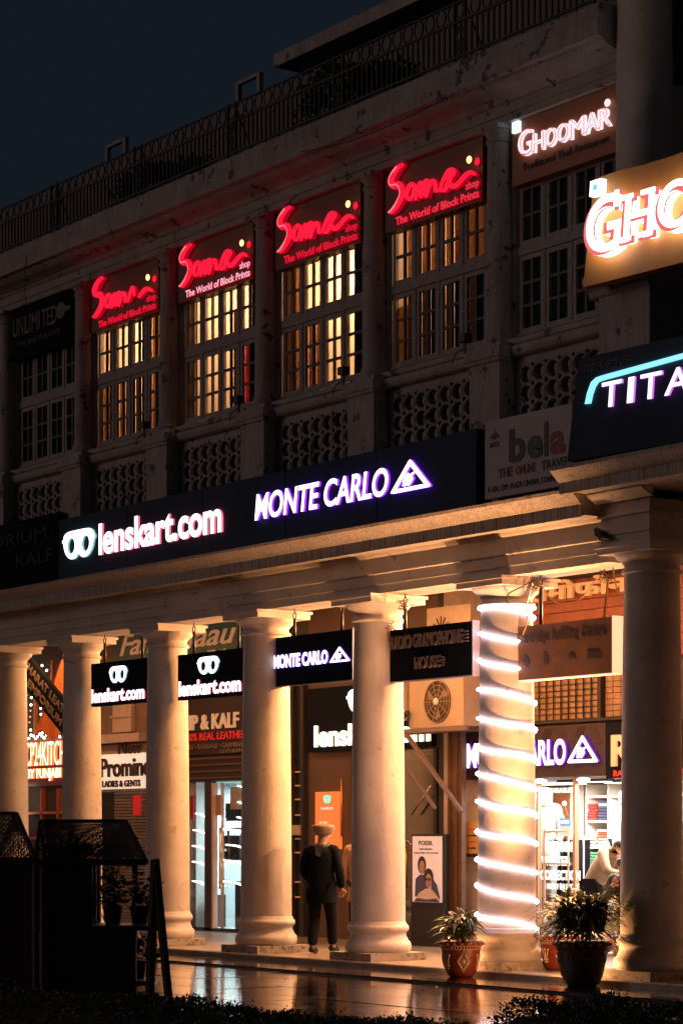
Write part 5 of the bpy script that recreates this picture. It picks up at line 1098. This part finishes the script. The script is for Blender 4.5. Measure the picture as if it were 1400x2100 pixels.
# mannequins
def mannequin(x, y, yaw, label, top, bot, hood=True, extra=None, k=1.0):
    J = dict(JA); J.update(wrL=(-.22, .03, .95), hdL=(-.22, .05, .87), wrR=(.23, .03, .95), hdR=(.23, .05, .87), elR=(.25, -.02, 1.15), anL=(-.10, 0, .07), toL=(-.1, .14, .035), anR=(.1, 0, .07), toR=(.1, .14, .035), knR=(.1, .01, .48))
    F = Fig(label, (x, y, .58), yaw, 'mannequin', 'mannequin', 'mannequins in the clothes shop'); F.body(J, mat('mannequin_white', (.75, .72, .7), .4)); garment(F, J, top, bot)
    if hood: MB().lathe((0, .04, 1.44), [(.09, 0), (.12, .04), (.125, .12), (.12, .2), (.08, .27), (.01, .29)], 16).obj_local(F.t, 'hood', top)
    if extra: MB().tube([(.19, 0, 1.42), (.27, .0, 1.15), (.25, .03, .93)], [.075, .07, .055], 10).obj_local(F.t, 'red_sleeve', extra)
    MB().lathe((0, 0, -.10), [(.2, 0), (.2, .03), (.03, .05), (.02, .14)], 20).obj_local(F.t, 'stand', ST)
tag(MB().box(-4.4, -3.35, 3.5, 4.1, .02, .50).box(-3.05, -2.45, 4.2, 4.75, .02, .50).obj('display_plinth', mat('white_wall')), 'low white display plinth under the shop mannequins', 'plinth')
WHT = mat('white_puffer', (.85, .82, .80), .7, noise=.06)
mannequin(-3.72, 3.80, radians(200), 'mannequin in bright white hooded jacket with red sleeve and blue jeans', WHT, mat('pale_jeans'), True, mat('red_fleece', (.6, .06, .03), .8))
mannequin(-2.75, 4.45, radians(190), 'mannequin in white coat behind the seated customer, near dark column', WHT, mat('dark_trousers'), False)

# ------------------------------------------------------------------ bird on the capital of column seven
bd = thing('bird', 'dark pigeon perched on the edge of the dark right column capital', 'bird', (2.24, -.50, 4.862))
bo = Vector((2.24, -.50, 4.862)); BR = mat('dark_feathers', (.018, .018, .022), .7, noise=.4, nscale=40)
bv = [(.0, 0, .105), (-.05, 0, .15), (-.075, 0, .175), (-.088, 0, .188), (.05, 0, .085), (.11, 0, .06), (.17, 0, .045)]
o = skin_mesh(bv, [(0, 1), (1, 2), (2, 3), (0, 4), (4, 5), (5, 6)], [(.058, .05), .042, .030, .026, (.045, .04), (.024, .018), (.018, .006)], BR, 'body', bd)
MB().add([(-.108, -.006, .19), (-.108, .006, .19), (-.105, 0, .178), (-.135, 0, .18)], [(0, 1, 3), (1, 2, 3), (2, 0, 3)]).obj_local(bd, 'beak', mat('grey_beak', (.08, .07, .06), .5))
for sg_ in (-1, 1):
    MB().add([(-.04, sg_ * .048, .14), (.03, sg_ * .056, .13), (.13, sg_ * .025, .065), (.02, sg_ * .055, .075), (-.045, sg_ * .05, .10)], [(0, 1, 2, 3, 4)]).obj_local(bd, 'wing', BR)
    b = MB().tube([(0, sg_ * .02, .06), (-.005, sg_ * .022, .004)], .005, 5)
    for q in (-1, 0, 1): b.tube([(-.005, sg_ * .022, .004), (-.035, sg_ * .022 + q * .014, .003)], .003, 4)
    b.obj_local(bd, 'leg', mat('pink_leg', (.2, .08, .06), .5))

wire([(.33, -.2, 4.3), (.36, -.3, 4.45), (.50, -.2, 4.55), (.62, -.1, 4.62)], .008, 'feed cable of the rope light at the top of the bright column', BLK2)
# ------------------------------------------------------------------ flower pots
TERR = mat('painted_terracotta', (.22, .035, .018), .45, noise=.3, nscale=8); PNT = mat('cream_pot_paint', (.70, .52, .36), .5); POTD = mat('dark_pot', (.05, .035, .03), .5, noise=.3)
LEAF = mat('palm_leaf', (.13, .17, .045), .45, noise=.5, nscale=12, trans=.25)
def pot_prof(s): return [(.13 * s, 0), (.17 * s, .03 * s), (.20 * s, .10 * s), (.225 * s, .22 * s), (.235 * s, .33 * s), (.24 * s, .37 * s), (.262 * s, .385 * s), (.268 * s, .41 * s), (.258 * s, .43 * s), (.228 * s, .425 * s), (.215 * s, .39 * s)]
def rad_at(pr_, z):
    for (r0, z0), (r1, z1) in zip(pr_, pr_[1:]):
        if z0 <= z <= z1: return r0 + (r1 - r0) * (z - z0) / max(1e-6, z1 - z0)
    return pr_[-1][0]
def flower_pot(x, y, z, s, label, clay, paint, leaves, spread, hgt, seed, patterned=True):
    rd = random.Random(seed); t = thing('flower_pot', label, 'flower pot', (x, y, z), 'flower pots around the bright column')
    pr_ = pot_prof(s); MB().lathe((x, y, z), pr_, 32).obj('pot', clay, t)
    MB().lathe((x, y, z + .37 * s), [(.21 * s, 0), (.01, .015)], 24).obj('soil', mat('soil', (.03, .02, .015), .9), t)
    ca0 = math.atan2(-18.48 - y, 22.26 - x)
    def on(a, zz, off=.004): r = rad_at(pr_, zz) + off; return (x + r * cos(ca0 + a), y + r * sin(ca0 + a), z + zz)
    b = MB()
    for i in range(40):
        a = 2 * pi * i / 40; b.ball(on(a, .355 * s), .010 * s, seg=6, rings=4)
    b.tube([on(a, .335 * s) for a in np.linspace(0, 2 * pi, 49)], .004 * s, 5).tube([on(a, .378 * s) for a in np.linspace(0, 2 * pi, 49)], .004 * s, 5)
    rp = MB()
    for i in range(20): rp.ball(on(2 * pi * i / 20, .40 * s, .006), .022 * s, 1, 1, .7, 7, 5)
    rp.obj('scalloped_rim', mat('rim_clay', (.38, .12, .06), .5), t)
    if patterned:
        for k in range(6):
            a0 = k * pi / 3 + .15
            if k % 2 == 0:
                for q, (w, h) in enumerate(((.34, .13), (.26, .095), (.12, .045))):
                    P_ = [on(a0 + w * cos(u), .19 * s + h * s * sin(u)) for u in (0, pi / 4, pi / 2, 3 * pi / 4, pi, 5 * pi / 4, 3 * pi / 2, 7 * pi / 4, 0)]
                    P_ = [on(a0 + w * c_, .19 * s + h * s * d_) for c_, d_ in ((1, 0), (.5, .5), (0, 1), (-.5, .5), (-1, 0), (-.5, -.5), (0, -1), (.5, -.5), (1, 0))]
                    b.tube(P_, (.007 if q < 2 else .005) * s, 5)
                b.ball(on(a0, .19 * s), .018 * s, seg=7, rings=5)
            else:
                for q in (-1, 0, 1): b.tube([on(a0, .10 * s), on(a0 + q * .12, .18 * s), on(a0 + q * .22, .25 * s)], .006 * s, 5).ball(on(a0 + q * .24, .265 * s), .014 * s, seg=6, rings=4)
                for q in range(5): b.ball(on(a0 + .17 * sin(q * 1.256), .13 * s + .03 * s * cos(q * 1.256)), .011 * s, seg=6, rings=4)
    else:
        for k in range(12):
            a0 = k * pi / 6; b.tube([on(a0 + u, (.31 - .05 * sin((u / (pi / 6)) * pi)) * s) for u in np.linspace(0, pi / 6, 7)], .005 * s, 5).tube([on(a0 + u, (.31 - .09 * sin((u / (pi / 6)) * pi)) * s) for u in np.linspace(0, pi / 6, 7)], .004 * s, 5)
    b.obj('painted_pattern', paint, t)
    pl = MB(); stems = MB(); sm0 = Vector((x, y, z + .38 * s))
    for i in range(leaves):
        nst = i % 9; a = nst * 2.4 + rd.uniform(-.2, .2); top = sm0 + Vector((cos(a) * spread * .62 * rd.uniform(.3, 1), sin(a) * spread * .62 * rd.uniform(.3, 1), hgt * rd.uniform(.25, .85)))
        if i < 9: stems.tube([sm0 + Vector((cos(a) * .03, sin(a) * .03, 0)), (sm0 + top) / 2 + Vector((0, 0, .03)), top], .008, 5)
        ph = rd.uniform(0, 2 * pi); el = rd.uniform(-.15, 1.1); ln = spread * rd.uniform(.5, .95); d = Vector((cos(ph) * cos(el), sin(ph) * cos(el), sin(el))); w = rd.uniform(.014, .027)
        sd = d.cross(Vector((0, 0, 1))); sd = sd.normalized() if sd.length > .05 else Vector((1, 0, 0))
        n = 4; vs = []
        for q in range(n + 1):
            u = q / n; c_ = top + d * ln * u - Vector((0, 0, 1)) * ln * .45 * u * u; ww = w * (sin(pi * min(1, u * .9 + .12))) + .001
            vs += [c_ - sd * ww, c_ + sd * ww + Vector((0, 0, .004))]
        pl.add(vs, [(2 * q, 2 * q + 1, 2 * q + 3, 2 * q + 2) for q in range(n)], 0, True)
    stems.obj('stems', mat('green_stem', (.08, .08, .03), .6), t); pl.obj('leaves', LEAF, t, kind='stuff')
flower_pot(.12, -.80, -.066, .98, 'red clay pot with white diamond pattern and spiky palm, left of lit column', TERR, PNT, 210, .30, .40, 3)
flower_pot(.62, .30, 0, .95, 'red clay pot with cream arches just right of the lit column', TERR, PNT, 90, .34, .42, 5)
flower_pot(2.29, -.82, -.066, 1.16, 'large dark clay pot with dense spiky palm at dark column', POTD, mat('dim_pot_paint', (.16, .12, .09), .5), 680, .48, .60, 8, False)
flower_pot(1.78, .42, 0, 1.02, 'dark pot with scalloped rim half hidden behind the dark right column', POTD, mat('dim_pot_paint'), 260, .36, .50, 9, False)

# ------------------------------------------------------------------ plant stand in the left foreground
DW = mat('rusty_dark_metal', (.10, .045, .028), .38, noise=.4, nscale=12, spec=.8); r_ = Vector((.5843, .8116, 0)); v_ = Vector((-.8116, .5843, 0)); O_ = Vector((5.82, -8.8, 0))
def L2(a, b, z): p = O_ + r_ * a + v_ * b; return (p.x, p.y, z - .0)
ps = thing('plant_stand', 'dark metal plant stand with gabled wire mesh roof in left foreground', 'plant stand', tuple(O_))
def stand(a0, a1, zr, zb, dw, t, legs=True):
    fr = MB(); c = (0, .33)
    fr.bar(L2(a0, .33, zr), L2(a1, .33, zr), .028).bar(L2(a0 + 0, 0, zb), L2(a1 + .20, 0, zb), .05).bar(L2(a0, .66, zb), L2(a1, .66, zb), .04)
    for a, off in ((a1, .20), (a0, 0.0)):
        fr.bar(L2(a, .33, zr), L2(a + off, 0, zb), .03).bar(L2(a, .33, zr), L2(a - .20 if a == a1 else a, .66, zb), .03).bar(L2(a + off, 0, zb), L2(a - .20 if a == a1 else a, .66, zb), .035)
    fr.obj('frame', DW, t)
    ms = MB()
    def lattice(A, B, C_, D, na, nb):
        A, B, C_, D = map(Vector, (A, B, C_, D))
        for i in range(-nb, na + 1):
            for s_ in (1, -1):
                u0 = i / na; u1 = (i + s_ * nb) / na
                if s_ < 0: u0 = (i + nb) / na; u1 = (i) / na
                t0, t1 = 0., 1.
                lo, hi = 0., 1.
                if u1 != u0:
                    ta, tb_ = (0 - u0) / (u1 - u0), (1 - u0) / (u1 - u0); lo = max(0, min(ta, tb_)); hi = min(1, max(ta, tb_))
                if hi - lo < .02: continue
                pp = []
                for tt in (lo, hi):
                    u = u0 + (u1 - u0) * tt; pp.append((A * (1 - u) + B * u) * (1 - tt) + (D * (1 - u) + C_ * u) * tt)
                ms.bar(pp[0], pp[1], .0055)
    lattice(L2(a0, 0, zb), L2(a1 + .2, 0, zb), L2(a1, .33, zr), L2(a0, .33, zr), 34, 13)
    lattice(L2(a0, .66, zb), L2(a1 - .2, .66, zb), L2(a1, .33, zr), L2(a0, .33, zr), 34, 13)
    lattice(L2(a1 - .2, .66, zb), L2(a1 + .2, 0, zb), L2(a1, .33, zr), L2(a1 - .002, .331, zr), 14, 7)
    ms.obj('wire_mesh', DW, t)
stand(-.68, 0.0, 1.715, 1.385, .4, ps)
for (a, b, z0, z1, w) in ((.27, 0, -.08, 1.40, .055), (-.62, 0, -.08, 1.385, .04), (-.25, .66, -.08, 1.385, .035), (.05, .66, -.08, 1.385, .035), (-.62, .66, -.08, 1.385, .035)):
    MB().bar(L2(a - .06 if a == .27 else a, b, z0), L2(a, b, z1), w).obj('leg', DW, ps)
MB().bar(L2(.27, -.02, 1.41), L2(.40, -.05, .10), .05).bar(L2(.40, -.05, .12), L2(.42, -.05, -.08), .05).obj('splayed_leg', DW, ps)
for z in (.86, .42): MB().obox(Vector(L2(-.2, .33, z)), r_, v_, (0, 0, 1), .46, .33, .02).obj('shelf', DW, ps)
MB().bar(L2(.20, 0, .86), L2(.33, -.04, .86), .04).obj('rung', DW, ps); MB().bar(L2(.2, 0, .62), L2(.37, -.04, .66), .035).obj('rung', DW, ps)
for q in range(3): MB().obox(Vector(L2(-.45 + .0 * q, .02 + .3 * q, 1.1)), r_, v_, (0, 0, 1), .22, .008, .26).obj('panel', DW, ps)
MB().obox(Vector(L2(-.25, .0, .45)), r_, v_, (0, 0, 1), .37, .01, .40).obj('front_panel', DW, ps)
p2 = thing('plant_stand', 'second dark mesh topped plant stand cut off by the left picture edge', 'plant stand', tuple(O_ + r_ * -.9 + v_ * .1))
O_keep = O_.copy(); O_ = O_ + r_ * -.84 + v_ * -.15
stand(-1.0, -.02, 1.775, 1.40, .4, p2)
for (a, b) in ((.18, 0), (-.9, 0), (-.1, .66)): MB().bar(L2(a, b, -.08), L2(a, b, 1.40), .045).obj('leg', DW, p2)
MB().obox(Vector(L2(-.4, 0.02, .66)), r_, v_, (0, 0, 1), .60, .012, .72).obj('front_panel', DW, p2)
O_ = O_keep
BLF = mat('dark_foliage', (.022, .032, .018), .6, noise=.4)
def bushy(a, b, z, w, h, n, label, potz=.14, pr0=.085):
    c = Vector(L2(a, b, z)); t = thing('potted_plant', label, 'plant', tuple(c), 'plants on the stand')
    MB().lathe(c, [(pr0 * .7, 0), (pr0, potz), (pr0 * 1.05, potz + .01)], 14).obj('pot', POTD, t); lf = MB()
    for i in range(n * 2):
        p = c + Vector((random.gauss(0, w * .42), random.gauss(0, w * .42), potz + abs(random.gauss(.4, .35)) * h)); ph = random.uniform(0, 6.28); el = random.uniform(-.8, .8); l = random.uniform(.03, .07)
        d = Vector((cos(ph) * cos(el), sin(ph) * cos(el), sin(el))); s_ = d.cross(Vector((.3, .2, 1))).normalized() * l * .35
        lf.add([p, p + d * l * .5 + s_, p + d * l, p + d * l * .5 - s_], [(0, 1, 2, 3)])
    lf.obj('foliage', BLF, t, kind='stuff')
bushy(-.05, .3, 1.40, .16, .12, 380, 'dark bushy plant under the mesh roof, right end', .03, .05); bushy(-.42, .3, 1.40, .22, .10, 330, 'dark bushy plant under the mesh roof, left end', .03, .05)
bushy(.12, .35, .88, .12, .25, 130, 'broad leaved plant on the middle shelf beside the leg'); bushy(-.1, .35, .88, .14, .3, 200, 'dark leafy plant on the middle shelf, further left'); bushy(.10, .3, .44, .1, .22, 120, 'small leafy plant on the lowest shelf')

# ------------------------------------------------------------------ foreground hedges
def hedge(x0, x1, yc, hfun, wid, n, label, seed):
    rg = np.random.default_rng(seed)
    t = thing('hedge', label, 'hedge', ((x0 + x1) / 2, yc, -.1))
    core = MB(); m = 24; vs = []
    for i in range(m + 1):
        x = x0 + .05 + (x1 - x0 - .1) * i / m; h = hfun(x) - .05
        vs += [(x, yc - wid / 2 + .05, -.1), (x, yc - wid / 2 + .06, h), (x, yc + wid / 2 - .06, h), (x, yc + wid / 2 - .05, -.1)]
    fs = [(i * 4 + j, i * 4 + j + 1, i * 4 + 5 + j, i * 4 + 4 + j) for i in range(m) for j in range(3)] + [(0, 3, 2, 1), (m * 4, m * 4 + 1, m * 4 + 2, m * 4 + 3)]
    core.add(vs, fs).obj('core', mat('hedge_core', (.03, .04, .025), .9), t)
    X = rg.uniform(x0 - .02, x1 + .02, n); Y = rg.uniform(-wid / 2, wid / 2, n); Hh = np.array([hfun(x) for x in X])
    side = rg.random(n) < .30; Y = np.where(side, np.sign(Y) * (wid / 2 + rg.normal(0, .02, n)), Y); Z = np.where(side, rg.uniform(.0, 1, n) ** .5 * Hh, Hh + rg.normal(0, .014, n) + .02 * np.sin(X * 9) * np.sin(Y * 11 + X * 3))
    tall = rg.random(n) < .012; Z = np.where(tall & ~side, Z + rg.uniform(.01, .055, n), Z)
    c = np.stack([X, yc + Y, Z], 1); ph = rg.uniform(0, 2 * pi, n); el = rg.uniform(-.3, 1.3, n); l = rg.uniform(.014, .026, n)
    d = np.stack([np.cos(ph) * np.cos(el), np.sin(ph) * np.cos(el), np.sin(el)], 1); s_ = np.cross(d, rg.normal(0, 1, (n, 3))); s_ /= np.linalg.norm(s_, axis=1)[:, None]
    l = l[:, None]; V = np.stack([c, c + d * l * .55 + s_ * l * .33, c + d * l * 1.1, c + d * l * .55 - s_ * l * .33], 1).reshape(-1, 3) - np.array(org(t))
    me = bpy.data.meshes.new('leaves'); me.from_pydata(V.tolist(), [], np.arange(n * 4).reshape(-1, 4).tolist()); me.materials.append(mat('hedge_leaf', (.06, .085, .045), .55, noise=.4)); me.update()
    link('leaves', me, t, None, 'stuff')
def h1(x):
    # nearly level top that drops towards its right end
    base = .555 + (x - 10) * .010
    return base + .02 * sin(x * 2.1) - .14 * max(0, (x - 12.45)) / .5
hedge(6.5, 13.0, -11.0, h1, .7, 46000, 'dark clipped hedge along the bottom left of the picture', 1)
def h2(x): return .725 - .26 * max(0, (13.02 - x)) / .38 + .012 * sin(x * 5) + .01 * (x - 13)
hedge(12.62, 16.8, -10.45, h2, .7, 36000, 'taller dark clipped hedge along the bottom right of the picture', 2)


# ------------------------------------------------------------------ dark plants on the roof behind the railing
def roof_plant(x0, x1, z1, n, label, seed):
    rg = random.Random(seed); t = thing('roof_plant', label, 'plant', ((x0 + x1) / 2, -.1, 10.93), 'plants behind the roof railing')
    MB().box(x0 + .1, x1 - .1, -.25, .1, 10.93, 11.15).obj('planter', POTD, t); lf = MB()
    for i in range(n):
        u = rg.random(); x = x0 + (x1 - x0) * u; h = z1 * (.55 + .45 * sin(pi * min(1, u * 1.3 + .1))) * rg.random() ** .6; p = Vector((x, -.08 + rg.gauss(0, .12), 11.05 + h))
        ph = rg.uniform(0, 6.28); el = rg.uniform(-.6, 1.0); l = rg.uniform(.07, .15); d = Vector((cos(ph) * cos(el), sin(ph) * cos(el), sin(el))); q = d.cross(Vector((.3, .2, 1))).normalized() * l * .35
        lf.add([p, p + d * l * .5 + q, p + d * l, p + d * l * .5 - q], [(0, 1, 2, 3)])
    lf.obj('foliage', BLF, t, kind='stuff')
roof_plant(-9.0, -6.7, .50, 1500, 'dark bushy planter behind the railing at upper left', 4)
roof_plant(-4.1, -1.9, .75, 1500, 'dark bushy planter behind the railing below the roof canopy', 5)
for q, (a, b, lb) in enumerate((((-6.9, -.58, 10.9), (-4.9, -.52, 11.5), 'thin slack cable crossing the roof railing'), ((-12.4, -.64, 10.3), (-8.9, -.64, 10.32), 'dark cable sagging along the upper cornice at left'), ((-3.4, -.64, 10.55), (-.2, -.64, 10.5), 'dark cable sagging along the upper cornice in the middle'))):
    a, b = Vector(a), Vector(b); wire([a, a * .7 + b * .3 - Vector((0, 0, .09)), a * .35 + b * .65 - Vector((0, 0, .08)), b], .007, lb, IRON)
dp = MB().tube([(2.18, -.06, 7.5), (2.18, -.06, 10.1)], .035, 10); tag(dp.obj('downpipe', PLU), 'thin rainwater pipe beside the giant right column', 'pipe')
# litter and leaves lying on the wet paving
lt = MB()
for q in range(30):
    x, y = random.uniform(-7, 5), random.uniform(-4.2, -1.8); c = Vector((x, y, -.088)); a = random.uniform(0, 6.28); l = random.uniform(.02, .045)
    d = Vector((cos(a), sin(a), 0)); n_ = Vector((-sin(a), cos(a), 0)) * l * .45
    lt.add([c, c + d * l * .5 + n_ + Vector((0, 0, .006)), c + d * l + Vector((0, 0, .003)), c + d * l * .5 - n_], [(0, 1, 2, 3)])
tag(lt.obj('leaf_litter', mat('dry_leaf', (.12, .06, .025), .7), kind='stuff'), 'small dry leaves scattered on the wet paving', 'leaves')
